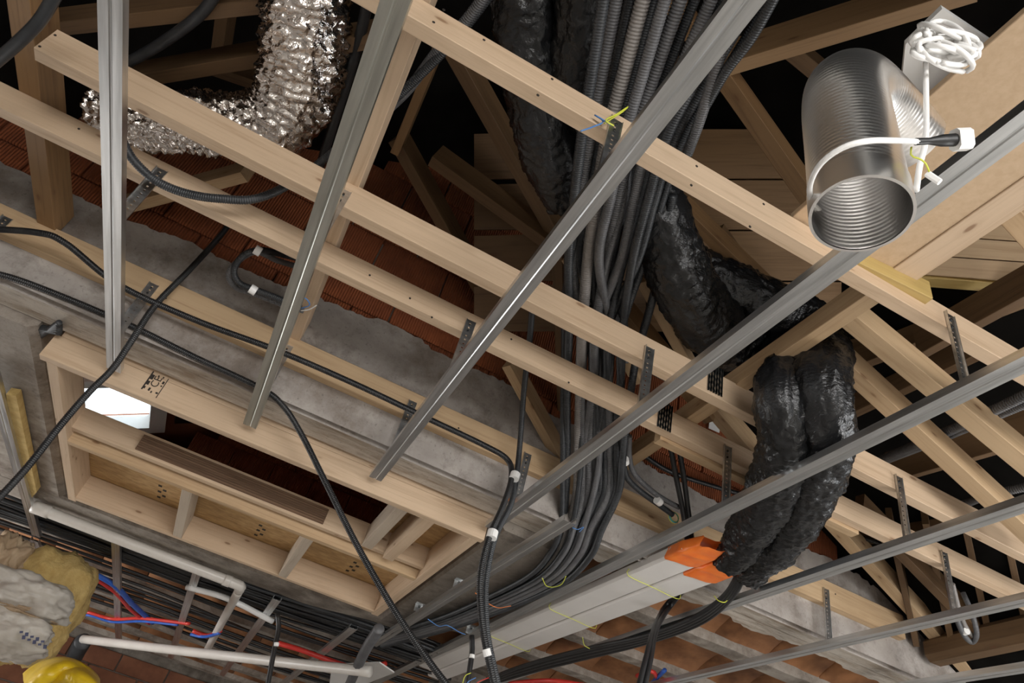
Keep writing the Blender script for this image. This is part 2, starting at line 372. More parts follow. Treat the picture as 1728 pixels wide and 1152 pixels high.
# ragged soffit lip towards the brick vaults
n = 120; vs, fs = [], []
for i in range(n+1):
    x = 1.35+2.2*i/n; yy = 3.10+0.06*noise.noise(Vector((x*4,3,1)))+0.03*noise.noise(Vector((x*17,8,1)))
    vs += [W(x,3.0,1.497), W(x,yy,1.499), W(x,yy+0.004,1.56), W(x,3.0,1.56)]
for i in range(n):
    for j in range(3): fs.append((i*4+j,i*4+j+1,(i+1)*4+j+1,(i+1)*4+j))
link('ragged_lip', mesh('ragged_lip', vs, fs), 'formed', rb)
# the concrete beams around the timber frame
st(ybeam('wall_beam_right', 1.07, 1.46, 3.08, 5.58, 1.45, 1.75, 'darkcon', ch=0.015))
st(xbeam('wall_beam_far', -1.7, 1.46, 5.22, 5.56, 1.45, 1.70, 'darkcon', ch=0.015, wob=0.004, n=40))
st(ybeam('wall_beam_left', -1.62, -1.19, 3.08, 5.58, 1.45, 1.75, 'concrete', ch=0.03, wob=0.006, n=30))
# brick vault ceiling: concrete ribs with terracotta tiles between
vault = empty('ceiling_vault', W(0,6,1.5), kind='structure')
PITCH, Y0 = 0.72, 3.54
def tile_mesh(L):
    vs, fs, k = [], [], 9
    for xx in (0, L):
        for rad in (0, 0.035):
            for j in range(k):
                a = -1+2*j/(k-1); vs.append((xx, a*(PITCH/2-0.045), 0.045+rad+0.10*(1-a*a)))
    g = lambda e, s, j: (e*2+s)*k+j
    for j in range(k-1):
        fs += [(g(0,0,j),g(1,0,j),g(1,0,j+1),g(0,0,j+1)), (g(0,1,j),g(0,1,j+1),g(1,1,j+1),g(1,1,j)), (g(0,0,j),g(0,0,j+1),g(0,1,j+1),g(0,1,j)), (g(1,0,j),g(1,1,j),g(1,1,j+1),g(1,0,j+1))]
    return mesh('vault_tile', vs, fs, True)
tm = tile_mesh(0.385)
for k in range(0, 10):
    yc = Y0 + PITCH*k - PITCH/2
    x0 = 1.48 if yc < 5.4 else -3.4
    nx = 7 if yc < 5.4 else (14 if k < 7 else 12)
    for c in range(nx):
        link('vault_tile', tm, 'terracotta', vault, Matrix.Translation(W(x0+c*0.393+random.uniform(-.003,.003), yc, 1.50+random.uniform(-.004,.004))))
for k in range(0, 10):
    yc = Y0+PITCH*k; x0 = 1.46 if yc < 5.4 else -3.6
    xbeam('rib', x0, 4.45 if yc < 5.4 else 2.4, yc-0.065, yc+0.065, 1.50, 1.62, 'concrete', parent=vault, wob=0.012, n=40)
slab('screed_topping', [W(1.46,3.1,1.70),W(4.45,3.1,1.70),W(4.45,11,1.70),W(1.46,11,1.70)], 0.05, 'darkcon', parent=vault)
slab('screed_topping', [W(-4,5.56,1.701),W(1.46,5.56,1.701),W(1.46,11,1.701),W(-4,11,1.701)], 0.05, 'darkcon', parent=vault)

# skylight in the roof slope beyond the frame
sky = empty('window_1', roofL(2.0,6.25), kind='structure', label='white framed roof skylight letting in daylight')
su0, su1, sv0, sv1 = SK
for (a0,a1,b0,b1) in ((su0-.08,su0+.03,sv0-.08,sv1+.08),(su1-.03,su1+.08,sv0-.08,sv1+.08),(su0+.03,su1-.03,sv0-.08,sv0+.03),(su0+.03,su1-.03,sv1-.03,sv1+.08)):
    slab('frame', [roofL(a0,b0)-Vector((0,0,.10)),roofL(a1,b0)-Vector((0,0,.10)),roofL(a1,b1)-Vector((0,0,.10)),roofL(a0,b1)-Vector((0,0,.10))], 0.13, 'white', parent=sky)
slab('pane', [roofL(su0,sv0)+Vector((0,0,.03)),roofL(su1,sv0)+Vector((0,0,.03)),roofL(su1,sv1)+Vector((0,0,.03)),roofL(su0,sv1)+Vector((0,0,.03))], 0.006, 'glass', parent=sky)
slab('blind_box', [roofL(su0-.55,sv0+.1)-Vector((0,0,.10)),roofL(su0-.14,sv0+.1)-Vector((0,0,.10)),roofL(su0-.14,sv1-.1)-Vector((0,0,.10)),roofL(su0-.55,sv1-.1)-Vector((0,0,.10))], 0.05, 'black', parent=sky, label='black box beside the skylight frame')

# ================================================================== MAIN CEILING TIMBERS (run across, bottom at h = 1.64)
BB, BT = 1.64, 1.742
BEAMS = {'C':1.01, 'A':1.737, 'B':2.05, 'D':2.755}
C_ = xbeam('ceiling_batten', -1.6, 3.4, 1.01, 1.056, BB, 1.735, 'spruce', label='pale timber batten nearest the camera, passing behind the aluminium pipe', cat='timber')
A_ = timber('ceiling_batten', W(-1.19,1.746,1.695), W(3.4,1.782,1.695), 0.049, 0.114, 'spruce', label='pale timber batten just above the lower parallel batten, crossed by the foil duct', cat='timber')
B_ = xbeam('ceiling_batten', -2.2, 3.4, 2.05, 2.098, BB, BT, 'spruce', label='pale timber batten second nearest to the concrete wall', cat='timber')
D_ = xbeam('wall_batten', -1.75, 3.35, 2.755, 2.802, 1.625, 1.755, 'spruce2', label='pale timber batten fixed along the concrete wall face', cat='timber')
for k, (bm_, px) in enumerate(((A_,(1207,640)),(B_,(1122,702)))):
    yb = (1.74,2.05)[k]; c = PY(px[0],px[1],yb-0.003)
    pl = empty('nail_plate', c, label=('perforated steel nail plate on the batten below the thick black duct','perforated steel nail plate on the batten beside the orange clay blocks')[k], cat='nail plate')
    for i in range(6):
        for s in (0,1):
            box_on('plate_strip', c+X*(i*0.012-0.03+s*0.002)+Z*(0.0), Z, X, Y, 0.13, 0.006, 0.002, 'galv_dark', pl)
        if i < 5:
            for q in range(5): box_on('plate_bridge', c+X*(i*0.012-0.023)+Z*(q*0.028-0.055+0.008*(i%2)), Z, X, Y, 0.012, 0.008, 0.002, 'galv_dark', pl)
def nails(parent, y, pxs):
    for (px,py) in pxs:
        c = PY(px,py,y-0.0012); me, o = tubemesh('nail_head', [c, c+Y*0.002], 0.0042, seg=8, step=0.002); link('nail_head', me, 'ink', parent, Matrix.Translation(o))
nails(C_, 1.01, [(732,37),(749,16),(817,67),(932,133),(908,160),(1176,280),(1167,312),(1289,344),(1266,382)])
nails(A_, 1.7215, [(93,59),(67,78)])
nails(A_, 1.7275, [(240,168)])
nails(A_, 1.738, [(1208,588)])
nails(B_, 2.05, [(133,217),(328,250),(624,464),(692,503),(729,535),(863,572),(960,645)])
nails(D_, 2.755, [(551,622),(280,503),(774,722),(1410,1002)])
xbeam('spliced_batten', 1.30, 2.35, 2.10, 2.145, 1.625, 1.742, 'spruce2', label='spliced batten lying behind the batten left of the twin black ducts', cat='timber')
# joists running away from the camera on top of the battens
ybeam('ceiling_joist', -0.262, -0.188, -0.6, 2.80, 1.745, 1.90, 'spruce', label='pale joist running beside the second long steel channel from the left', cat='timber')
ybeam('ceiling_joist', -1.335, -1.262, -0.4, 2.79, 1.742, 1.872, 'old', label='old orange joist at the far left above the battens', cat='timber')
ybeam('ceiling_joist', -1.95, -1.87, 0.3, 2.8, 1.742, 1.9, 'old', label='old orange joist cut by the left edge of the frame', cat='timber')
ybeam('ceiling_joist', 1.385, 1.442, 1.03, 2.75, 1.745, 1.828, 'spruce2', label='orange-toned joist bridging the battens in front of the black duct bend', cat='timber')
ybeam('ceiling_joist', 1.358, 1.445, -0.5, 1.03, 1.738, 1.83, 'spruce', label='wide pale joist with a big round knot beside the chipboard deck', cat='timber')
ybeam('deck_board', 0.995, 1.357, -0.6, 1.02, 1.742, 1.764, 'mdf', ch=0.002, label='flat chipboard deck panel behind the aluminium pipe', cat='board')
timber('short_batten', PZ(1402,420,1.725), PZ(1560,497,1.725), 0.05, 0.075, 'yellow_wood', label='short yellowish batten offcut lying on the nearest batten', cat='timber')

# ================================================================== ROOF TIMBERS
def pt(p0, h0, p1, h1, wd, ht, mat, label, name='roof_timber', **kw):
    return timber(name, PZ(*p0,h0), PZ(*p1,h1), wd, ht, mat, label=label, cat='timber', **kw)
pt((1430,525),1.93,(1790,822),1.66,0.07,0.10,'spruce2','right-hand of two pale rafters sloping down past the perforated hanger',name='rafter')
pt((1395,580),1.93,(1760,915),1.60,0.065,0.10,'spruce2','lower-left of two pale rafters sloping down behind the black ducts',name='rafter')
pt((1690,340),1.92,(1790,450),1.85,0.06,0.09,'spruce2','pale rafter at the right edge beside the planks',name='rafter')
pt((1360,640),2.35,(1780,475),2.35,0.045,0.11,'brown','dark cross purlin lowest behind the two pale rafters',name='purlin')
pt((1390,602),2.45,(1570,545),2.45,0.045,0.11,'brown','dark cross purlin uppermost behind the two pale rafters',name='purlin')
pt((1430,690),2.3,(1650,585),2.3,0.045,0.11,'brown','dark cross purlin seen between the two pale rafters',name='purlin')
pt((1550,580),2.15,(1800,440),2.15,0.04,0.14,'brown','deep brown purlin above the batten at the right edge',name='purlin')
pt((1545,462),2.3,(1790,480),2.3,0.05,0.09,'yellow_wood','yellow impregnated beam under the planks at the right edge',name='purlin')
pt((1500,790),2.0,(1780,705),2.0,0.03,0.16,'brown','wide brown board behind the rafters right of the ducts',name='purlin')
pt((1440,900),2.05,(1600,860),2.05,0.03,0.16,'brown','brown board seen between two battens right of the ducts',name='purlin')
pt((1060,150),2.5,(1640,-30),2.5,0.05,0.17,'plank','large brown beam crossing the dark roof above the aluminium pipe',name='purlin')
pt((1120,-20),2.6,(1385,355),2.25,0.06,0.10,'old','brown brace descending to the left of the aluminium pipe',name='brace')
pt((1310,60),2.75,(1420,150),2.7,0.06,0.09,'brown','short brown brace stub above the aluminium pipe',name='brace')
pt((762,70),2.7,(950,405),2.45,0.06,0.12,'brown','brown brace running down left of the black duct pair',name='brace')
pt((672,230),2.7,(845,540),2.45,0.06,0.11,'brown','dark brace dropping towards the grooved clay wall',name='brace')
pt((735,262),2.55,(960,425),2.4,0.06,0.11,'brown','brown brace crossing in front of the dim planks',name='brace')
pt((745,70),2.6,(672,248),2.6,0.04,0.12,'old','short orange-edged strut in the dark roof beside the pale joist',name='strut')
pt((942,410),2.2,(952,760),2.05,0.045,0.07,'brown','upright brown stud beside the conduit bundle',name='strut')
pt((860,610),2.02,(955,785),1.80,0.05,0.09,'spruce2','pale rafter end leaning on the concrete wall left of the conduits',name='rafter')
pt((1000,455),2.1,(1200,700),1.9,0.05,0.10,'old','old brace passing behind the conduits towards the nail plates',name='brace')
pt((1085,470),2.05,(1170,625),1.95,0.045,0.06,'spruce2','slim pale edge timber bordering the thick black duct',name='brace')
pt((960,430),2.15,(1080,640),1.95,0.045,0.08,'spruce2','pale slanted stud seen between the conduits',name='brace')
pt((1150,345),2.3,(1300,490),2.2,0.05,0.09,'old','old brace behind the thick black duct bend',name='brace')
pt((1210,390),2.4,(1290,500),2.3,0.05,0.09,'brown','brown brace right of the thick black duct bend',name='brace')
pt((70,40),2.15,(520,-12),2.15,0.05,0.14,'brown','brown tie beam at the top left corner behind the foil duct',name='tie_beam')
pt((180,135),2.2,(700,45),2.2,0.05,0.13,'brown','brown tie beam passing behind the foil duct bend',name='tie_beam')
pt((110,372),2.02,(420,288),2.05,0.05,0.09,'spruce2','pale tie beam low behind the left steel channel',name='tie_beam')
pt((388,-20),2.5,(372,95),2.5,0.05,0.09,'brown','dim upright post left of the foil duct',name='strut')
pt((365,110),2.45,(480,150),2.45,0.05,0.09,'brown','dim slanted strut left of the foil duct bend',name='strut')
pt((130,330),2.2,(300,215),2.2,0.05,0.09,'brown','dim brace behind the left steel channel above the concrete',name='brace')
pt((1395,865),1.98,(1640,1130),1.62,0.07,0.10,'spruce2','pale verge rafter lying on the sloped end of the concrete wall',name='rafter')
pt((1450,850),1.95,(1680,1085),1.66,0.05,0.12,'brown','brown rafter just right of the verge rafter',name='rafter')
pt((1575,1100),1.62,(1800,1050),1.62,0.13,0.13,'brown','dark round-edged wall plate at the lower right corner',name='wall_plate',ch=0.03)
for k, px in enumerate((1500,1560,1625,1690)):
    pt((px,870),2.0,(px+45,1075),1.68,0.03,0.13,'brown',('leftmost','second from left','third from left','rightmost')[k]+' dark board lining the eave behind the looped conduit',name='eave_board')
pt((1195,672),1.95,(1310,805),1.78,0.06,0.10,'spruce2','brace between the battens left of the twin black ducts',name='brace')
slab('paper_tag', [PY(1198,704,2.78),PY(1216,712,2.78),PY(1214,730,2.78),PY(1196,722,2.78)], 0.003, 'white', label='small white paper tag on the clay blocks', cat='tag')
# plank boarding
pk = empty('roof_boarding', PD(1200,300,3.0), label='horizontal brown plank boarding inside the roof', cat='boarding')
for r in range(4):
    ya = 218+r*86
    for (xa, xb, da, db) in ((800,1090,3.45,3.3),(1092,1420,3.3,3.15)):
        slab('plank', [PD(xa,ya+(8 if xa<1000 else 0),da),PD(xb,ya,db),PD(xb,ya+83,db),PD(xa,ya+83,da)], 0.025, 'brown' if xa < 1000 else 'plank', parent=pk)  # one boarding, light painted in: paler pine on lit right, darkened on dim left
pk2 = empty('roof_boarding', PD(1690,410,2.7), label='pale plank boarding at the right edge under the joist with the knot', cat='boarding')
for r in range(3):
    ya = 368+r*34; slab('plank', [PD(1540,ya-6,2.75),PD(1800,ya+12,2.6),PD(1800,ya+44,2.6),PD(1540,ya+26,2.75)], 0.025, 'spruce2', parent=pk2)

# ================================================================== STEEL CEILING CHANNELS AND HANGERS
def channel_mesh(L):
    t = 0.0012
    out = [(-.024,.027),(-.030,.027),(-.030,.0),(-.0045,.0),(-.0012,.0026),(.0012,.0026),(.0045,.0),(.030,.0),(.030,.027),(.024,.027)]
    inn = [(.024,.027-t),(.030-t,.027-t),(.030-t,t),(.0045,t),(.0012,.0026+t),(-.0012,.0026+t),(-.0045,t),(-.030+t,t),(-.030+t,.027-t),(-.024,.027-t)]
    return mesh('channel', *prism(out+inn, L))
def channel(a, b, label, mat='galv', name='ceiling_channel'):
    x, y, z = frame(a, b); mw = Matrix(((x.x,y.x,z.x,a.x),(x.y,y.y,z.y,a.y),(x.z,y.z,z.z,a.z),(0,0,0,1)))
    return link(name, channel_mesh((b-a).length), mat, None, mw, label=label, cat='channel', group='steel ceiling channels')
PH = 1.40; PXS = [-0.822+0.604*k for k in range(-1,8)]
desc = ['steel channel cut by the left frame edge, ending over the concrete','steel channel leftmost of the long ones, ending near the skylight','long steel channel crossing beside the foil duct, second from left','long steel channel crossing in front of the conduit bundle top','long steel channel passing behind the aluminium pipe mouth','long steel channel crossing in front of the twin black ducts','long steel channel below the twin black ducts, second from the bottom right','lowest long steel channel but one at the bottom right','last steel channel grazing the bottom right corner']
ends = [3.02,3.03,3.015,3.01,3.02,7.2,7.4,7.6,7.6]
for k, xp in enumerate(PXS):
    channel(W(xp,-0.9,PH), W(xp,ends[k],PH), desc[k], 'galv_warm' if k in (2,) else 'galv')
far_desc = ['steel channel rising against the white wrapped bale','steel channel left of the blue sheath beyond the concrete beam','steel channel beside the white pipe elbow, beyond the concrete beam','steel channel right of the white pipe elbow under the vault','steel channel furthest right under the dark cable mass']
for k, xp in enumerate((-1.44,-0.822,-0.235,0.36,0.965)):
    channel(W(xp,5.52 if k else 6.3,PH-0.01*(k==0)), W(xp+0.02,9.3,PH), far_desc[k])
channel(W(-1.385,3.5,PH-0.02), W(-1.40,6.1,PH-0.02), 'steel channel hanging under the left concrete beam by the yellow wool')
channel(W(1.19,2.58,1.368), W(1.175,5.65,1.368), 'short steel channel starting at the blue wire under the concrete beam')
channel(W(2.23,7.5,PH), W(2.23,9.6,PH), 'far end steel channel below the white twin duct')
def hanger_mesh(L):
    bm = bmesh.new(); wd, t = 0.040, 0.0015
    def bx(x0,x1,y0,y1,z0,z1):
        r = bmesh.ops.create_cube(bm, size=1.0)['verts']
        for v in r: v.co = Vector(((x0+x1)/2+v.co.x*(x1-x0), (y0+y1)/2+v.co.y*(y1-y0), (z0+z1)/2+v.co.z*(z1-z0)))
    bx(-wd/2,-0.0035,0,t,-L,0); bx(0.0035,wd/2,0,t,-L,0)
    n = int(L/0.02); z = 0.0
    for i in range(n+1):
        top = -i*L/(n+0.35); bx(-0.0035,0.0035,0,t,max(-L,top-L/(n+0.35)+0.006),top)
    bx(-wd/2,-wd/2+t,-0.009,t,-L,0); bx(wd/2-t,wd/2,-0.004,t,-L,0)
    me = bpy.data.meshes.new('hanger_strip'); bm.to_mesh(me); bm.free(); return me
hm = hanger_mesh(0.285)
HL = [('B',1,'on the batten below the foil duct'),('A',2,'tucked behind the second long channel by the pale joist'),('B',3,'mid picture on the batten above the concrete wall'),('C',3,'with coloured tie wires on the nearest batten'),
      ('D',1,'on the wall batten next to the left channel with orange paint'),('D',2,'half hidden behind the second long channel at the wall batten'),('D',3,'on the wall batten crossed by the long black conduit'),('D',4,'beside the hanging taped conduit pair'),
      ('A',4,'on the batten left of the twin black ducts'),('B',5,'in front of the orange clay blocks'),('C',5,'at the right edge in front of the pale rafters'),('A',6,'right of the twin black ducts on the upper batten'),('B',7,'above the looped conduit at lower right'),('D',0,'at the left frame edge on the wall batten'),('D',7,'on the wall batten at the bottom right'),('D',5,'hidden behind the white duct end')]
for b, k, d in HL:
    x = PXS[k]; y = BEAMS[b]-0.002 + ((x-1.0)*0.0078 if b == 'A' else 0)
    if b == 'D' and k == 5: continue
    h = empty('channel_hanger', W(x,y,1.70), label='perforated steel hanger strip '+d, cat='hanger', group='hanger strips of the ceiling channels')
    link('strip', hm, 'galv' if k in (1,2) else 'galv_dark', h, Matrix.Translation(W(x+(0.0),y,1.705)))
    for dz in (0.02,0.05):
        me, o = tubemesh('screw', [W(x,y-0.004,1.70-dz),W(x,y+0.001,1.70-dz)], 0.0045, seg=6); link('screw', me, 'black', h, Matrix.Translation(o))

# ================================================================== TIMBER FRAME WITH SKYLIGHT OPENING
HF = 1.37
fr = empty('timber_frame', W(0,4,HF), label='pale timber frame box with boarded compartments between the concrete beams', cat='timber frame')
hd = xbeam('header', -1.12, 1.00, 3.10, 3.145, HF, 1.485, 'spruce', parent=fr)
xbeam('header_upper', -1.10, 1.02, 3.106, 3.15, 1.488, 1.62, 'spruce', parent=fr)
ybeam('side_joist', -1.095, -1.048, 3.145, 4.90, HF, 1.53, 'spruce', parent=fr)
ybeam('side_joist', 0.937, 0.985, 3.145, 4.90, HF, 1.53, 'spruce', parent=fr)
xbeam('far_board', -1.048, 0.937, 4.83, 4.875, HF, 1.53, 'spruce', parent=fr)
n2 = xbeam('middle_header', -1.048, 0.937, 3.86, 3.905, 1.412, 1.535, 'spruce', parent=fr)
xbeam('middle_joist', -1.048, 0.937, 3.95, 3.995, HF, 1.52, 'spruce2', parent=fr)
xbeam('spacer_strip', -1.048, 0.937, 3.905, 3.95, 1.44, 1.50, 'grey_wood', parent=fr)
for px in (302, 484):
    xj = (PZ(px,890 if px < 400 else 962,HF).x)
    ybeam('short_joist', xj-0.028, xj+0.028, 3.995, 4.83, HF, 1.52, 'grey_wood', parent=fr)
ybeam('short_joist', 0.56, 0.62, 3.15, 3.86, HF+0.03, 1.52, 'grey_wood', parent=fr)
ybeam('short_joist', 0.695, 0.755, 3.145, 3.86, HF+0.01, 1.52, 'spruce', parent=fr)
slab('osb_deck', [W(-1.12,3.905,1.532),W(1.0,3.905,1.532),W(1.0,4.9,1.532),W(-1.12,4.9,1.532)], 0.018, 'osb', parent=fr)
slab('osb_deck', [W(0.60,3.14,1.533),W(1.0,3.14,1.533),W(1.0,3.90,1.533),W(0.60,3.90,1.533)], 0.018, 'osb', parent=fr)
for xo in (-0.62,0.02,0.66):
    for q in range(5): box_on('print_bar', W(xo+0.03*(q%2),4.55+0.05*q,1.5315), X, Y, Z, 0.022, 0.03, 0.001, 'ink', fr)
slab('lining_panel', [W(-1.05,3.15,1.53),W(-1.05,4.4,1.53),W(-1.43,4.4,2.1),W(-1.43,3.15,2.1)], 0.02, 'spruce2', parent=fr)
for (xx, yy, hh) in ((-1.0,3.09,1.42),):
    pass
# brown ribbed strip fixed on the middle header: each rib its own strip
pa, pb = PY(228,757,3.852), PY(545,884,3.852)
rs = empty('ribbed_strip', pa, label='brown ribbed timber strip fixed on the middle header of the frame', cat='timber')
for i in range(7):
    z = 1.435+CAMH+i*0.0125
    timber('rib', Vector((pa.x,3.85,z)), Vector((pb.x,3.85,z)), 0.012, 0.0085, 'ribbed', parent=rs, ch=0.002)
timber('backing', Vector((pa.x,3.855,1.472+CAMH)), Vector((pb.x,3.855,1.472+CAMH)), 0.008, 0.09, 'ribbed', parent=rs, ch=0.001)
# the ink stamp on the header (bars and CE mark)
def ink_text(txt, loc, size, parent):
    cu = bpy.data.curves.new('stamp_text','FONT'); cu.body = txt; cu.size = size; cu.extrude = 0.0003
    o = bpy.data.objects.new('tmp', cu); COL.objects.link(o); dg = bpy.context.evaluated_depsgraph_get(); dg.update()
    me = bpy.data.meshes.new_from_object(o.evaluated_get(dg)); bpy.data.objects.remove(o, do_unlink=True)
    me.materials.clear()
    # reads upwards along the board, facing the room (-y)
    mw = Matrix(((0,-1,0,loc.x),(0,0,-1,loc.y),(1,0,0,loc.z),(0,0,0,1)))
    return link('stamp_text', me, 'ink', parent, mw)
s0 = PY(238,655,3.0985); s1 = PY(271,634,3.0985)
sx0, sx1, sz0 = s0.x, s0.x+0.075, s0.z-0.002
ink_text('CE', Vector((sx0+0.052,3.0988,sz0+0.030)), 0.046, hd)
ink_text('1 2 3', Vector((sx0+0.026,3.0988,sz0+0.008)), 0.015, hd) if False else None
for (a0,a1,z0,z1) in ((0,0.006,0.0,0.10),(0.006,0.016,0.03,0.05),(0.006,0.018,0.06,0.085),(0.006,0.012,0.008,0.02),(0.072,0.0755,-0.012,0.095),(0.060,0.070,0.006,0.014),(0.062,0.068,0.045,0.052),(0.060,0.069,0.060,0.074),(0.026,0.034,0.006,0.022),(0.040,0.046,0.0,0.010),(0.030,0.036,0.084,0.092),(0.05,0.056,0.086,0.094)):
    box_on('stamp_bar', Vector((sx0+(a0+a1)/2,3.0992,sz0+(z0+z1)/2)), X, Z, -Y, a1-a0, z1-z0, 0.0006, 'ink', hd)

# ================================================================== DUCTS
def wrinkle(amp, fs, fl, seed, ring=0.0, pitch=0.05):
    def f(s, th, p):
        c = Vector((math.cos(th)*fs, math.sin(th)*fs, s*fl+seed))
        v = noise.noise(c)*0.5 + (abs(noise.noise(c*2.3+Vector((5,1,2))))-0.25)*0.55 + (abs(noise.noise(c*5.1))-0.25)*0.30
        d = Vector((math.cos(th)*fs*1.5+s*3, math.sin(th)*fs*1.5, s*fl*2.6+seed)); v += (0.30-abs(noise.noise(d)))*0.42 + (0.30-abs(noise.noise(d*2.1)))*0.18
        if ring: v += ring*(abs(math.sin(math.pi*s/pitch + noise.noise(c*0.6)*2.0))-0.5)
        return v*amp
    return f
def hduct(name, pts, r, mat, rf, label, cat='duct', seg=80, step=0.008, group=None):
    e = tube(name, [PZ(*p) for p in pts], r, mat, seg=seg, step=step, rf=rf, label=label, cat=cat)
    if group: e['group'] = group
    return e
hduct('foil_duct', [(520,-90,2.15),(515,30,2.10),(506,130,2.06),(478,195,2.02),(415,212,1.99),(330,205,1.96),(250,205,1.95),(165,185,1.95)], [0.135,0.135,0.14,0.13,0.11,0.105,0.10,0.09], 'foil', wrinkle(0.034,3.4,22,3,0.28,0.035), 'crumpled silver foil flexible duct bending behind the left battens', seg=100, step=0.006)
G = 'black film wrapped ducts'
hduct('wrapped_duct', [(885,-70,2.15),(888,40,2.12),(905,160,2.08),(930,260,2.06),(955,345,2.06)], [0.11,0.105,0.10,0.11,0.07], 'bag', wrinkle(0.024,1.6,13,11), 'black film wrapped duct at top centre, left of the pair', group=G)
hduct('wrapped_duct', [(990,-70,2.12),(984,30,2.10),(972,120,2.09),(975,170,2.10),(985,240,2.12),(1010,320,2.14)], [0.092,0.09,0.085,0.075,0.085,0.07], 'bag', wrinkle(0.020,1.6,13,23), 'black film wrapped duct at top centre, right of the pair', group=G)
hduct('wrapped_duct', [(1085,270,2.1),(1118,370,2.02),(1150,470,1.96),(1195,545,1.95),(1250,582,1.98),(1315,592,1.99),(1328,622,1.80),(1318,672,1.60),(1330,745,1.525),(1303,830,1.51),(1262,905,1.495),(1228,945,1.475)], [0.08,0.105,0.12,0.125,0.105,0.10,0.095,0.10,0.105,0.105,0.10,0.075], 'bag', wrinkle(0.022,1.6,12,31), 'black film wrapped duct, left one of the twins entering the white flat duct', group=G)
hduct('wrapped_duct', [(1150,440,2.2),(1215,478,2.14),(1290,515,2.10),(1365,552,2.05),(1382,592,1.88),(1388,650,1.64),(1394,730,1.535),(1375,810,1.515),(1330,890,1.50),(1262,968,1.475)], [0.09,0.11,0.115,0.11,0.10,0.10,0.10,0.10,0.095,0.07], 'bag', wrinkle(0.022,1.6,12,47), 'black film wrapped duct, right one of the twins entering the white flat duct', group=G)
# white twin flat duct
def flat_duct(x0, x1, y0, y1, h0, h1, label):
    prof = chbox(x1-x0, h1-h0, 0.009)
    a, b = W((x0+x1)/2,y0,(h0+h1)/2), W((x0+x1)/2-0.075,y1,(h0+h1)/2-0.004)
    o = timber('flat_duct', a, b, x1-x0, h1-h0, 'pvc', ch=0.012, label=label, cat='duct', group='white flat ducts'); return o, a, b
fd1, a1, b1 = flat_duct(1.735,1.885,2.53,6.0,1.432,1.49,'white flat plastic duct, upper left of the twin ducts below the vault')
fd2, a2, b2 = flat_duct(1.892,2.042,2.60,6.2,1.432,1.488,'white flat plastic duct, lower right of the twin ducts below the vault')
for o, a, sg in ((fd1,a1,0.0),(fd2,a2,0.0)):
    n_ = 14; vs, fs = [], []
    prof = [(0.0785*math.copysign(abs(math.cos(t))**0.35,math.cos(t)), 0.033*math.copysign(abs(math.sin(t))**0.35,math.sin(t))) for t in [2*math.pi*(i+0.5)/32 for i in range(32)]]; k = len(prof)
    for i in range(n_+1):
        s = i/n_
        for j,(yy,zz) in enumerate(prof):
            sc = 1.0 if s < 0.5 else 1.0-0.35*(s-0.5)*2
            d = 0.004*noise.noise(Vector((s*7,j*0.35,sg)))
            vs.append(a+Vector((-yy*sc+d, 0.10-0.23*s+0.03*math.sin(j*0.27), zz*(sc+0.5*(s>0.6)*(s-0.6))+d)))
    for i in range(n_):
        for j in range(k): fs.append((i*k+j,i*k+(j+1)%k,(i+1)*k+(j+1)%k,(i+1)*k+j))
    link('orange_tape_sleeve', mesh('orange_tape_sleeve', vs, fs, True), 'orange', o, label='orange sealing tape sleeve')
for i, yy in enumerate((2.95,3.75,4.6)):
    xs = 0.0
    tube('tie_wire', [W(1.725-0.02*i,yy,1.46),W(1.73-0.02*i,yy+.01,1.429),W(1.885-0.02*i,yy+.02,1.427),W(2.045-0.02*i,yy+.03,1.428),W(2.055-0.02*i,yy+.03,1.47)], 0.0018, 'yellow_wire', seg=5, step=0.02, parent=fd1)
# aluminium semi-rigid pipe with elbow
mc = PD(1453,362,1.02); rA = 0.0695
zd = Vector((0,0,1))
mpts = [mc, mc+zd*0.08, mc+zd*0.18, mc+zd*0.29, mc+Vector((0.016,0.004,0.365)), mc+Vector((0.062,0.015,0.418)), mc+Vector((0.13,0.03,0.435)), mc+Vector((0.225,0.05,0.43))]
al = tube('aluminium_pipe', mpts, rA, 'alu', seg=64, rib=(0.009,0.00022), caps=False, label='shiny corrugated aluminium vent pipe with elbow at the upper right', cat='pipe')
def ring_rf(s, th, p): return 0
inner, io = tubemesh('inner_wall', mpts, rA-0.003, seg=64, rib=(0.009,0.0003), caps=False); link('inner_wall', inner, 'alu', al, Matrix.Translation(io))
me, o = tubemesh('collar', [mc-zd*0.002, mc+zd*0.05], [rA+0.0015,rA+0.002], seg=64, caps=False, step=0.01); link('collar', me, 'alu', al, Matrix.Translation(o))
rimv = [mc+Vector((math.cos(t)*q, math.sin(t)*q, -0.002)) for q in (rA-0.003, rA+0.0015) for t in [2*math.pi*i/64 for i in range(64)]]
link('rim', mesh('rim', rimv, [(i,(i+1)%64,64+(i+1)%64,64+i) for i in range(64)]), 'alu', al)
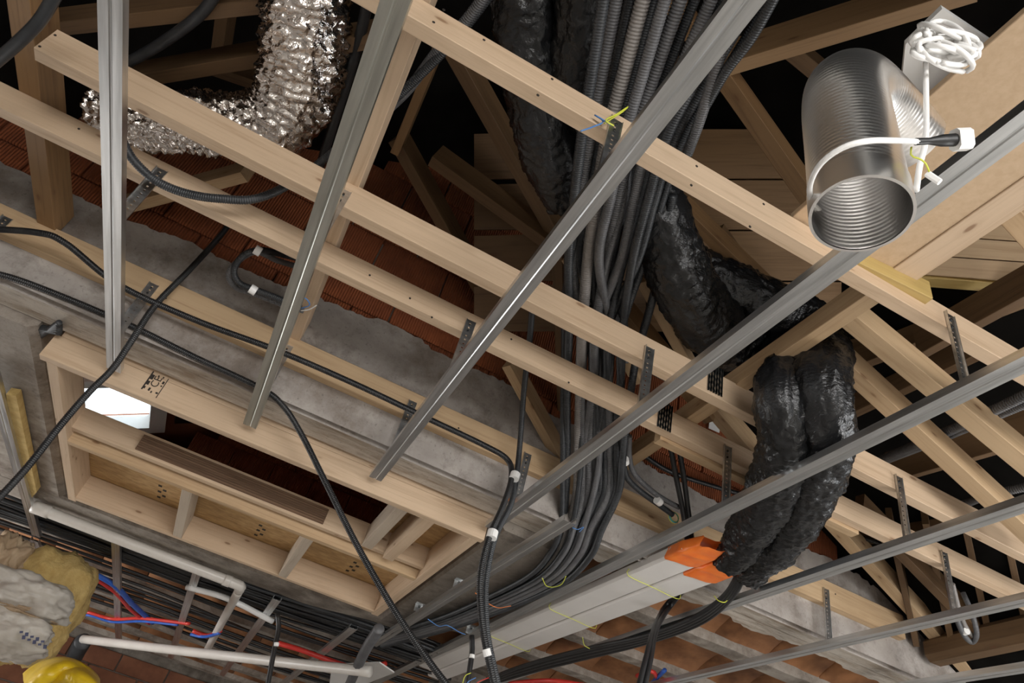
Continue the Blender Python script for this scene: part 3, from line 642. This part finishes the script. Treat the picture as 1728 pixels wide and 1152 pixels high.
# white cable looped round the pipe, its plug, the white plate and the coiled cable
cw = []
for i in range(13):
    t = math.radians(200 - i*17); cw.append(mc+Vector((math.cos(t)*(rA+0.006), math.sin(t)*(rA+0.006), 0.045+0.0085*i)))
plug_c = PD(1540,238,0.98)
cb = tube('white_cable', [PD(1392,362,1.16),PD(1371,342,1.07),PD(1367,312,1.0),PD(1384,277,0.965),PD(1420,250,0.945),PD(1462,238,0.94),PD(1510,237,0.96),PD(1550,239,0.975)], 0.0042, 'white', seg=8, step=0.01, label='white cable looped around the aluminium pipe ending in a plug', cat='cable')
pa_, pb_ = PD(1545,239,0.975), PD(1612,236,0.985)
tube('black_boot', [pa_, pa_.lerp(pb_,0.6), pa_.lerp(pb_,0.72), pb_], [0.0052,0.0048,0.0085,0.0092], 'black', parent=cb, seg=12, step=0.004)
dx = (pb_-pa_).normalized(); cr = dx.cross(Vector((0,1,0.6))).normalized(); box_on('connector', pb_+dx*0.010, dx, cr, dx.cross(cr), 0.022, 0.030, 0.022, 'white', cb, ch=0.005)
tube('white_cable', [PD(1562,105,1.30),PD(1563,170,1.22),PD(1562,235,1.13),PD(1552,280,1.08),PD(1546,322,1.06)], 0.0046, 'white', seg=8, step=0.01, label='white cable hanging straight down beside the plug', cat='cable')
tube('earth_wire', [PD(1538,248,0.99),PD(1538,263,1.0),PD(1552,268,1.0),PD(1562,276,1.0),PD(1568,290,1.0)], 0.0014, 'yellow_wire', seg=5, step=0.006, label='short green and yellow wire under the plug', cat='wire')
ct = PD(1575,300,1.0); box_on('wire_connector', ct, PD(1580,312,1.0)-PD(1570,290,1.0), X, Y, 0.022, 0.010, 0.009, 'white', None, ch=0.002, label='small white wire connector below the plug', cat='connector')
plate = slab('fan_housing_plate', [PZ(1528,75,1.83),PZ(1590,15,1.83),PZ(1672,70,1.83),PZ(1560,195,1.83),PZ(1515,205,1.83)], 0.02, 'white', label='white square vent housing above the aluminium pipe elbow', cat='vent')
for k in range(9):
    pts = []; tl = math.radians(12+random.uniform(-14,16)); ma = random.uniform(42,58); mi = random.uniform(9,20); cx = 1597+random.uniform(-6,6); cy = 78+k*4.5-16+random.uniform(-5,5)
    if k == 0: ma, mi, cx, cy, tl = 40, 24, 1600, 66, math.radians(35)
    for i in range(10):
        t = i/9*2*math.pi*0.97+k; ex_, ey_ = ma*math.cos(t), mi*math.sin(t)
        pts.append(PD(cx+ex_*math.cos(tl)-ey_*math.sin(tl), cy+ex_*math.sin(tl)+ey_*math.cos(tl), 1.29+0.03*math.sin(t*2+k)-0.004*k))
    if k == 0: coil = empty('coiled_cable', pts[0], label='coiled white cable bunched in front of the vent housing', cat='cable')
    tube('coil_loop', pts, 0.0050, 'white', seg=8, step=0.012, parent=coil)

# ================================================================== CONDUITS AND CABLES
def P(p):
    if len(p) == 3: return PZ(*p)
    return {'y':PY,'x':PX,'d':PD}[p[3]](p[0],p[1],p[2])
def conduit(pts, r, mat, label, rib=True, name='conduit', cat='conduit', group=None, parent=None, seg=9):
    pitch = max(0.0075, r*0.5)
    kw = dict(rib=(pitch, r*0.075)) if rib else dict(step=0.03)
    o = tube(name, [P(p) for p in pts], r, mat, seg=seg, parent=parent, **kw)
    if parent is None: tag(o, label, cat, group)
    return o
def tie(p, q, r, parent, mat='white'):
    me, o = tubemesh('cable_tie', [P(p), P(q)], r*0.76, seg=14, step=0.01)
    for pl in me.polygons: pl.use_smooth = False
    return link('cable_tie', me, mat, parent, Matrix.Translation(o))
# the thick bundle dropping through the battens
GB = 'corrugated conduits of the thick bundle'
top = [(1018,'conduit'),(1040,'conduit_grey'),(1062,'conduit'),(1085,'conduit_pale'),(1102,'conduit'),(1122,'conduit_grey'),(1148,'conduit_grey'),(1172,'conduit'),(1200,'conduit_grey'),(1222,'conduit'),(1246,'conduit'),(1272,'conduit'),(1300,'conduit')]
mid = [1000,1018,1036,1054,1066,1078,1094,1110,1124,1140,1150,1164,1180]
lab = {0:'dark conduit at the left edge of the thick bundle top', 1:'grey conduit second from left in the thick bundle top', 3:'pale thick corrugated conduit standing out in the bundle top', 12:'dark conduit furthest right at the top of the bundle, against the long channel', 6:'grey conduit right of the pale one in the bundle top'}
def bend(g, d):
    return [(948+64*g,888+4*g,1.495-d),(930+62*g,932+6*g,1.44-d),(893+52*g,972+11*g,1.422-d),(820+36*g,1010+14*g,1.415-d),(740+18*g,1044+15*g,1.41-d),(636+8*g,1073+16*g,1.41-d)]
ORD = ['leftmost','second','third','fourth','fifth','sixth','seventh','eighth','ninth','tenth','eleventh','twelfth','rightmost']
LOOK = {'conduit':'dark','conduit_grey':'grey','conduit_pale':'pale thick'}
for i,(xt,m) in enumerate(top):
    j = i/12; r = [0.017,0.018,0.015,0.021,0.015,0.017,0.019,0.015,0.017,0.014,0.016,0.015,0.014][i]
    xm = 982+j*172; x2 = 957+j*132+random.uniform(-4,4); q = (i*5)%13; x3 = 957+(0.55*j+0.45*q/12)*104; x4 = 957+(0.4*j+0.6*q/12)*94; hh = 1.86+0.10*((i*7)%5)/4
    pts = [(xt+(xt-xm)*0.26,-60,hh+.06),((xt+xm)/2,115,hh+.03),(xm,230,hh),((xm+x2)/2-2,335,hh),(x2,440,hh-.01),(x3+3,560,1.84+0.02*(i%3)),(x3,650,1.81),(x4,760,1.68),(x4-2,830,1.575)]+bend((x4-957)/94, 0.012*(i%3))
    conduit(pts, r, m, ORD[i]+(' ' if i in (0,12) else ' from left ')+LOOK[m]+' corrugated conduit at the top of the thick bundle', group=GB)
# second half of the bundle joins from behind the nearest batten
GB2 = 'thin conduits behind the thick bundle'
for i in range(6):
    xa = 985+i*18; xb = 950+((i*4)%6)*15; hh = 1.92+0.03*(i%4)
    pts = [(xa,225,hh+0.03),(xa-2,330,hh),(xb+8,470,hh-.04),(xb+2,600,1.86),(xb,700,1.76),(xb,790,1.62)]+bend((xb-952)/100, 0.022+0.006*(i%2))
    conduit(pts, [0.013,0.014,0.012][i%3], ['conduit','conduit_grey','conduit'][i%3], 'thin conduit behind the thick bundle between batten and concrete wall', group=GB2, seg=7)
# crossing pair between battens
conduit([(990,400,1.95),(1020,480,1.93),(1045,560,1.90),(1058,610,1.86)], 0.016, 'conduit_grey', 'grey conduit slanting across the bundle above the middle batten')
conduit([(1005,395,1.97),(1040,500,1.94),(1062,580,1.9)], 0.014, 'conduit', 'dark conduit slanting across the bundle beside the grey one')
conduit(bend(1.06,0.03)[::-1]+[(1044,830,1.57),(1052,760,1.64),(1062,680,1.76),(1075,600,1.88),(1110,470,1.95),(1135,330,1.98)], 0.016, 'conduit', 'dark conduit at the right side of the bundle leaving towards the wall loop')
conduit([(1325,-40,1.80),(1270,60,1.83),(1225,120,1.85),(1190,180,1.87)], 0.014, 'conduit', 'black hose right of the long channel at the top')
conduit([(1255,-50,1.86),(1225,60,1.86),(1185,190,1.87),(1160,260,1.89)], 0.016, 'conduit_grey', 'grey ribbed conduit emerging right of the long channel top')
# long conduits over the concrete wall
k1 = conduit([(-40,385,1.60),(60,392,1.60),(110,410,1.60),(200,480,1.585),(330,540,1.585),(470,592,1.585),(600,648,1.585),(720,705,1.585),(815,750,1.57),(856,775,2.62,'y'),(863,805,2.58,'y'),(850,850,2.55,'y'),(826,905,2.53,'y'),(812,960,2.52,'y'),(810,1010,2.51,'y'),(817,1075,2.50,'y'),(836,1165,2.49,'y')], 0.0125, 'cable', 'long black conduit along the concrete wall dropping down at the taped ties')
k2 = conduit([(900,500,1.86),(893,580,1.84),(884,660,1.78),(878,740,1.66),(872,800,2.60,'y'),(862,850,2.575,'y'),(836,905,2.55,'y'),(822,965,2.54,'y'),(819,1010,2.53,'y'),(823,1075,2.52,'y'),(842,1165,2.51,'y')], 0.0125, 'conduit', 'black conduit dropping from the attic to join the taped pair')
tie((870,799,2.575,'y'),(867,808,2.57,'y'),0.029,k1); tie((832,896,2.53,'y'),(829,908,2.525,'y'),0.029,k1); tie((820,1095,2.48,'y'),(823,1107,2.48,'y'),0.020,k1)
k3 = conduit([(-40,455,2.785,'y'),(40,475,2.785,'y'),(200,540,2.785,'y'),(330,603,2.785,'y'),(440,655,2.785,'y'),(478,685,2.80,'y'),(510,735,2.84,'y'),(550,815,2.80,'y'),(600,915,2.75,'y'),(660,1020,2.7,'y'),(720,1110,2.65,'y'),(770,1175,2.62,'y')], 0.0125, 'cable', 'long black conduit swinging down across the timber frame to bottom centre')
k4 = conduit([(400,360,2.72,'y'),(370,400,2.71,'y'),(320,455,2.70,'y'),(262,515,2.69,'y'),(222,575,2.69,'y'),(190,622,2.75,'y'),(150,662,2.76,'y'),(100,720,2.77,'y'),(40,795,2.78,'y'),(-40,880,2.8,'y')], 0.0125, 'cable', 'black conduit coming down over the wall to the lower left edge')
conduit([(15,300,2.1),(40,345,2.0),(15,385,1.8),(5,430,1.65),(-20,470,1.6)], 0.013, 'cable', 'black cable curving down at the left edge behind the joist')
conduit([(-20,115,1.55),(30,72,1.56),(70,30,1.58),(110,-40,1.6)], 0.018, 'conduit', 'thick dark conduit crossing the top left corner', rib=False)
conduit([(380,-40,2.05),(340,22,2.06),(270,75,2.07),(205,112,2.08)], 0.020, 'conduit', 'dark hose leading from the top edge behind the left channel', rib=False)
conduit([(205,235,1.625),(225,270,1.605),(262,304,1.60),(310,325,1.60),(370,335,1.615),(440,333,1.68),(520,290,1.85),(640,190,1.95),(760,75,2.0),(850,-40,2.05)], 0.0145, 'conduit', 'dark conduit sagging under the batten and rising to the top edge')
conduit([(630,-40,2.15),(605,70,2.15),(575,170,2.18),(540,280,2.2)], 0.019, 'cable', 'black hose between the foil duct and the second long channel', rib=False)
conduit([(840,-40,2.0),(790,30,2.0),(735,90,2.0),(690,150,2.03),(655,185,2.06)], 0.016, 'conduit_grey', 'grey conduit descending left of the black ducts at the top')
# wired stub loops
lo = conduit([(520,440,2.1),(470,428,1.95),(440,422,1.83),(412,430,1.78),(395,455,1.74),(405,478,1.72),(440,492,1.71),(480,508,1.70),(508,520,1.70)], 0.013, 'conduit', 'looped pair of conduit stubs above the concrete near the second channel')
conduit([(520,455,2.1),(470,440,1.9),(432,425,1.84),(400,442,1.80),(386,464,1.76),(398,485,1.74),(430,496,1.73),(480,515,1.72),(512,524,1.72)], 0.012, 'conduit_grey', None, parent=lo)
tie((430,420,1.80),(440,426,1.80),0.026,lo); tie((422,486,1.70),(432,492,1.70),0.026,lo)
tube('core_wire', [PZ(508,520,1.69),PZ(522,515,1.68),PZ(518,505,1.68),PZ(508,500,1.69)], 0.0028, 'blue_wire', parent=lo, seg=5, step=0.01); tube('core_wire', [PZ(508,524,1.69),PZ(522,522,1.68),PZ(534,515,1.68)], 0.0025, 'white', parent=lo, seg=5, step=0.01)
l2 = conduit([(1050,735,1.70),(1052,775,1.67),(1058,805,1.65),(1080,828,1.64),(1110,850,1.635),(1135,868,1.63)], 0.013, 'conduit', 'conduit stub pair with white ties ending in a coil of wires')
conduit([(1062,735,1.70),(1062,770,1.68),(1070,798,1.66),(1095,824,1.65),(1120,842,1.645),(1146,856,1.64)], 0.012, 'conduit_grey', None, parent=l2)
tie((1054,774,1.655),(1055,781,1.65),0.025,l2); tie((1108,843,1.625),(1114,848,1.625),0.025,l2)
for q, mt in enumerate(('green_wire','blue_wire','yellow_wire')):
    c = PZ(1138,872,1.625); rr = 0.024+0.002*q
    tube('core_wire', [c+Vector((math.cos(t)*rr, 0.004*q, math.sin(t)*rr)) for t in [i*0.7+q for i in range(10)]], 0.0022, mt, parent=l2, seg=5, step=0.008)
conduit([(1075,760,2.55,'y'),(1130,795,2.72,'y'),(1210,822,2.76,'y'),(1290,845,2.76,'y'),(1380,880,2.7,'y'),(1480,915,2.5,'y'),(1560,940,2.4,'y')], 0.012, 'cable', 'black conduit running right across the clay blocks behind the ducts')
for q in (0,1):
    conduit([(1128+14*q,735,2.3,'y'),(1140+13*q,800,2.4,'y'),(1152+9*q,860,2.5,'y'),(1160+8*q,915,2.58,'y'),(1164+8*q,950,1.525)], 0.0125, 'cable', ('left','right')[q]+' of two straight black cables in front of the wall left of the white duct', rib=False, name='cable', cat='cable')
for q in (0,1):
    conduit([(1800,632+20*q,1.80),(1728,668+14*q,1.80),(1650,705+9*q,1.82),(1560,745+6*q,1.86),(1490,775+3*q,1.92)], 0.019-0.002*q, 'conduit_grey', ('upper','lower')[q]+' ribbed grey conduit crossing the rafters at the right edge')
conduit([(1800,805,1.86),(1728,822,1.86),(1660,838,1.88),(1600,862,1.92)], 0.018, 'conduit_grey', 'single ribbed conduit entering at the right edge above the channel')
lr = conduit([(1600,985,1.62),(1612,1035,1.56),(1625,1068,1.52),(1640,1083,1.515),(1648,1068,1.53),(1640,1035,1.6),(1625,1000,1.7)], 0.012, 'conduit_grey', 'looped grey conduit hanging at the lower right corner')
conduit([(1607,985,1.63),(1620,1035,1.57),(1632,1062,1.54),(1643,1074,1.53)], 0.011, 'conduit_pale', None, parent=lr); tie((1626,1066,1.525),(1632,1064,1.525),0.022,lr)
# cables at the far left edge
for q in range(5):
    conduit([(-40,545+13*q,1.56),(20,548+9*q,1.53),(60,552+5*q,1.50),(100,560-4*q,1.47)], 0.016-0.001*q, 'conduit', ('topmost','second','third','fourth','lowest')[q]+' of the dark conduits curving in at the left edge', group='conduits at the left edge')
# cables below the white duct
GC = 'black cables under the white duct'
for q in range(4):
    conduit([(1250+3*q,960,1.475),(1222+5*q,1005,1.41),(1170+4*q,1042+3*q,1.385),(1090,1072+4*q,1.38),(1000,1092+5*q,1.385),(920,1112+5*q,1.39),(850,1135+4*q,1.39),(790,1165,1.39)], 0.013, 'cable', ('topmost','second','third','lowest')[q]+' black cable sweeping left beneath the white flat ducts', rib=False, name='cable', cat='cable', group=GC)
for q in (0,1):
    conduit([(1165+9*q,978-6*q,1.50),(1125+8*q,1020,1.47),(1104+4*q,1060,2.95,'y'),(1090+8*q,1110,2.86,'y'),(1075+10*q,1170,2.84,'y')], 0.013, 'cable', ('left','right')[q]+' black cable hanging straight down below the white duct', rib=False, name='cable', cat='cable')
kz = conduit([(796,1072,3.6,'y'),(797,1095,3.59,'y'),(794,1120,3.58,'y'),(788,1160,3.57,'y')], 0.014, 'cable', 'short black cable end with a white band at bottom centre', rib=False, name='cable', cat='cable')
tie((797,1104,3.57,'y'),(796,1110,3.57,'y'),0.018,kz)
kb = conduit([(468,1035,4.9,'y'),(470,1060,4.9,'y'),(462,1100,4.88,'y'),(450,1165,4.86,'y')], 0.016, 'cable', 'black cable hanging beside the steel channels at lower left', rib=False, name='cable', cat='cable'); tie((467,1084,4.86,'y'),(466,1090,4.86,'y'),0.020,kb)
# cable mass under the vault, lower left
GM = 'black cables massed under the vault'
for i in range(44):
    y = 5.62+0.55*random.random(); hh = 1.445+0.06*random.random(); a = random.uniform(-0.10,0.10)
    pts = [W(-3.6,y+a-0.25,hh-0.10),W(-2.2,y+a-0.02,hh-0.02),W(-1.2,y,hh),W(-0.4,y+random.uniform(-.05,.05),hh-random.uniform(0,.02)),W(0.4,y+random.uniform(-.08,.08),hh),W(1.0,y-0.15+random.uniform(-.1,.1),hh-.02),W(1.6,y-0.3,hh-.04)]
    tube('cable', pts, random.uniform(0.009,0.015), 'cable' if i % 4 else 'conduit', seg=6, step=0.06, label='black cable in the mass strung under the brick vault', cat='cable', group=GM)
for i in range(12):
    y = 6.3+0.16*i; hh = 1.43+0.03*random.random()
    tube('cable', [W(-3.4,y-0.1,hh),W(-2,y+random.uniform(-.1,.1),hh-.01),W(-0.6,y+random.uniform(-.15,.15),hh),W(0.7,y+random.uniform(-.15,.15),hh-.01),W(2.0,y-0.2,hh)], 0.012, 'cable', seg=6, step=0.08, label='black cable strung further back under the brick vault', cat='cable', group='cables further back under the vault')
tube('blue_sheath', [PZ(72,933,1.38),PZ(130,955,1.40),PZ(190,985,1.41),PZ(225,1020,1.42),PZ(258,1050,1.42)], 0.022, 'blue', label='thick blue sheath running under the vault', cat='pipe', seg=10)
tube('red_sheath', [PZ(72,941,1.36),PZ(135,963,1.385),PZ(190,996,1.40),PZ(222,1030,1.405),PZ(252,1052,1.405)], 0.015, 'red', label='red sheath running just below the thick blue one', cat='pipe', seg=8)
tube('red_sheath', [PZ(105,1045,1.36),PZ(140,1032,1.38),PZ(190,1044,1.39),PZ(240,1043,1.40),PZ(320,1052,1.40)], 0.015, 'red', label='red sheath bowed over the lower left channels', cat='pipe', seg=8)
tube('blue_sheath', [PZ(108,1050,1.34),PZ(142,1037,1.36),PZ(190,1049,1.37),PZ(240,1048,1.38),PZ(300,1054,1.39)], 0.012, 'blue', label='thin blue sheath bowed beside the red one at lower left', cat='pipe', seg=8)
tube('red_sheath', [PZ(325,1064,1.36),PZ(350,1072,1.36),PZ(372,1064,1.36)], 0.018, 'red', label='short red sheath end beside the vertical white pipe', cat='pipe', seg=8)
tube('blue_sheath', [PZ(322,1070,1.34),PZ(345,1074,1.34),PZ(370,1068,1.34)], 0.014, 'blue', label='short blue sheath end beside the vertical white pipe', cat='pipe', seg=8)
tube('red_sheath', [PZ(470,1085,1.38),PZ(510,1097,1.37),PZ(560,1115,1.36),PZ(600,1126,1.36),PZ(650,1120,1.37)], 0.022, 'red', label='thick red sheath sagging at the bottom centre left', cat='pipe', seg=8)
tube('red_sheath', [PZ(860,1152,1.40),PZ(930,1148,1.40),PZ(1000,1158,1.40)], 0.016, 'red', label='red sheath at the bottom edge below the white duct', cat='pipe', seg=8)
tube('red_sheath', [PZ(1075,1140,1.44),PZ(1100,1132,1.45),PZ(1112,1150,1.45)], 0.014, 'red', label='red sheath bit beside the blue one at the bottom edge', cat='pipe', seg=8)
tube('blue_sheath', [PZ(1098,1155,1.44),PZ(1112,1140,1.45),PZ(1122,1130,1.46)], 0.014, 'blue', label='blue sheath bit at the bottom edge under the vault', cat='pipe', seg=8)
# white pipes
wp = empty('white_pipe', PZ(60,855,1.39), label='white plastic pipe with an elbow along the far concrete beam', cat='pipe')
ex = PZ(405,988,1.395)
tube('pipe_run', [W(-1.36,5.43,1.395),W(-0.6,5.455,1.395),Vector((ex.x-0.05,5.475,ex.z)),Vector((ex.x,5.50,ex.z-0.005)),Vector((ex.x+0.01,5.56,ex.z-0.01))], 0.036, 'pipe', parent=wp, seg=16, step=0.02)
tube('pipe_drop', [Vector((ex.x+0.01,5.55,ex.z-0.01)),Vector((ex.x+0.015,7.9,ex.z-0.03))], 0.033, 'pipe', parent=wp, seg=16, step=0.1)
tube('sleeve', [W(-1.37,5.43,1.395),W(-1.26,5.43,1.395)], 0.042, 'pipe', parent=wp, seg=16, step=0.03)
tube('sleeve', [Vector((ex.x-0.12,5.472,ex.z)),Vector((ex.x-0.07,5.474,ex.z))], 0.040, 'pipe', parent=wp, seg=16, step=0.03)
tube('white_pipe', [PZ(140,1078,1.2),PZ(300,1097,1.2),PZ(460,1115,1.2),PZ(625,1133,1.2)], 0.04, 'pipe', seg=14, step=0.1, label='long white pipe low at the lower left above the frame bottom', cat='pipe')
tube('white_pipe', [PZ(315,990,1.39),PZ(385,1010,1.385),PZ(460,1048,1.38)], 0.022, 'white', seg=12, step=0.05, label='thin white conduit crossing the vertical pipe at lower left', cat='pipe')
slab('white_sheet', [PZ(560,1122,1.3),PZ(640,1118,1.3),PZ(665,1135,1.3),PZ(590,1165,1.3),PZ(555,1160,1.3)], 0.01, 'white', label='white plastic sheet corner at the bottom left of centre', cat='sheet')
tube('grey_hose', [PZ(140,1082,1.18),PZ(125,1110,1.12),PZ(110,1150,1.08)], 0.075, 'conduit', seg=16, rib=(0.035,0.006), label='dark ribbed hose end beside the yellow bag', cat='hose')
tube('corrugated_hose', [PZ(640,1060,1.30),PZ(615,1100,1.25),PZ(585,1165,1.2)], 0.035, 'conduit_grey', seg=14, rib=(0.022,0.004), label='ribbed grey hose dropping at bottom left of the channel end', cat='hose')
# wrapped insulation bale
def blob(name, c, sx, sy, sz, mat, seed, amp, parent=None, flat=2.6, **kw):
    bm = bmesh.new(); bmesh.ops.create_icosphere(bm, subdivisions=5, radius=1.0)
    for v in bm.verts:
        d = v.co.normalized(); q = (abs(d.x)**flat+abs(d.y)**flat+abs(d.z)**flat)**(-1/flat)
        n_ = 1+amp*noise.noise(d*2.2+Vector((seed,0,0)))+amp*0.6*abs(noise.noise(d*5+Vector((0,seed,0))))+amp*0.35*abs(noise.noise(d*13+Vector((seed,seed,0))))
        v.co = Vector((d.x*q*sx*n_, d.y*q*sy*n_, d.z*q*sz*n_))
    me = bpy.data.meshes.new(name); bm.to_mesh(me); bm.free()
    for p in me.polygons: p.use_smooth = True
    return link(name, me, mat, parent, Matrix.Translation(c), **kw)
bc = PD(40,1020,4.9)
bl = empty('insulation_bale', bc, label='torn bale of yellow mineral wool in white wrap at the lower left edge', cat='insulation')
blob('wool_core', bc+Vector((0.06,0.10,0.03)), 0.27, 0.28, 0.36, 'wool', 3, 0.20, bl, 3.4)
blob('wrap', bc+Vector((0.02,-0.14,0.02)), 0.27, 0.22, 0.13, 'paper', 8, 0.22, bl, 4.0)
blob('wrap', bc+Vector((0.00,-0.16,-0.22)), 0.29, 0.22, 0.13, 'paper', 15, 0.22, bl, 4.0)
blob('torn_paper', bc+Vector((-0.26,-0.14,0.14)), 0.15, 0.12, 0.20, 'kraft', 21, 0.45, bl, 2.2)
blob('torn_paper', bc+Vector((-0.02,-0.20,-0.09)), 0.22, 0.15, 0.035, 'kraft', 27, 0.5, bl, 2.2)
for i in range(5):
    for j in range(2):
        box_on('print_mark', PD(36+i*9+j*4,1066+i*4+j*9,4.40), ray(60,1088)-ray(40,1080), ray(40,1090)-ray(40,1080), -ray(50,1080), 0.018, 0.022 if (i+j)%2 else 0.012, 0.006, 'inkblue', bl)
slab('wool_strip', [PZ(10,665,1.40),PZ(27,668,1.40),PZ(62,830,1.40),PZ(45,850,1.40),PZ(30,790,1.40)], 0.04, 'wool', label='strip of yellow mineral wool behind the left channel', cat='insulation')
# yellow folded sheet bag
yc = PD(100,1150,4.4)
vs, fs = [], []; nu, nv = 40, 16
for i in range(nu+1):
    for j in range(nv+1):
        u = i/nu; v = j/nv; px = 45+115*u; top_y = 1150-34*math.sin(math.pi*min(1,u*0.95+0.05))**0.7
        fold = 0.05*math.sin(v*9+u*7)+0.03*noise.noise(Vector((u*6,v*6,2)))
        vs.append(PD(px+12*v*(1-u), top_y+46*v+8*math.sin(u*5+v*3)*v, 4.3-0.25*math.sin(math.pi*v)+fold))
for i in range(nu):
    for j in range(nv): fs.append((i*(nv+1)+j,(i+1)*(nv+1)+j,(i+1)*(nv+1)+j+1,i*(nv+1)+j+1))
yb_ = link('yellow_bag', mesh('yellow_bag', vs, fs, True), 'yellow', label='folded yellow plastic bag at the bottom left corner', cat='bag')
so = yb_.modifiers.new('thickness','SOLIDIFY'); so.thickness = 0.03
# tie wires and little coloured wires
def wire(pts, mat, label, r=0.0022): return tube('tie_wire', [P(p) for p in pts], r, mat, seg=5, step=0.008, label=label, cat='wire')
wire([(980,221,1.0,'y'),(1000,214,0.998,'y'),(1018,205,0.995,'y'),(1003,194,0.995,'y'),(1014,200,0.99,'y'),(1030,210,0.985,'y')],'blue_wire','blue tie wire knotted on the nearest batten')
wire([(1020,208,0.995,'y'),(1035,198,0.99,'y'),(1048,190,0.985,'y'),(1060,180,0.98,'y'),(1040,193,0.98,'y'),(1022,203,0.98,'y'),(1036,212,0.98,'y')],'yellow_wire','yellow tie wire knotted beside the blue one on the nearest batten')
wire([(915,975,1.37),(922,988,1.36),(935,990,1.36),(948,985,1.36),(955,972,1.37)],'yellow_wire','yellow tie wire around the black bundle bend')
wire([(722,1044,1.36),(740,1056,1.355),(755,1055,1.355),(775,1066,1.355),(785,1070,1.36)],'blue_wire','blue tie wire across the cables between two channels',0.003)
wire([(802,1000,1.36),(820,1015,1.355),(840,1025,1.355),(862,1022,1.36)],'orange_wire','orange tie wire across the cables beside the hanging pair')
wire([(852,832,2.70,'y'),(856,845,2.69,'y'),(862,838,2.69,'y'),(858,852,2.69,'y'),(870,836,2.7,'y')],'orange_wire','orange tie wire twisted at the hanger beside the hanging pair')
wire([(966,890,1.36),(975,893,1.355),(985,889,1.355),(978,897,1.355)],'blue_wire','short blue wire at the end of the short steel channel')
wire([(1205,1005,1.40),(1212,1013,1.37),(1222,1016,1.37),(1228,1012,1.40)],'yellow_wire','yellow tie wire around the cables leaving the black ducts')
wire([(983,1075,1.375),(986,1088,1.365),(995,1094,1.37)],'yellow_wire','yellow tie wire around the cables under the white duct')
wire([(1400,0,1),(1401,1,1)],'yellow_wire','x') if False else None
wire([(795,1135,3.5,'y'),(785,1140,3.5,'y'),(780,1155,3.5,'y')],'yellow_wire','yellow wire end below the banded cable end')
wire([(803,1143,3.45,'y'),(790,1150,3.45,'y'),(785,1160,3.45,'y')],'blue_wire','blue wire end below the banded cable end')
wire([(825,1143,3.45,'y'),(808,1150,3.45,'y'),(795,1160,3.45,'y')],'red','red wire end below the banded cable end')
# small steel clips under the right concrete beam
for k,(px,py) in enumerate(((775,982),(708,1022),(795,1060))):
    c = PZ(px,py,1.435); e = empty('steel_clip', c, label=('steel clip under the concrete beam nearest the hanging pair','steel clip under the concrete beam near the frame corner','steel clip between the two channels at bottom centre')[k], cat='clip')
    box_on('clip_plate', c+Z*0.012, X, Y, Z, 0.06, 0.05, 0.003, 'galv', e); box_on('clip_tab', c-Z*0.01+Y*0.02, X, Z, Y, 0.05, 0.045, 0.003, 'galv', e); box_on('clip_bolt', c-Z*0.004, X, Y, Z, 0.014, 0.014, 0.014, 'galv_dark', e, ch=0.003)
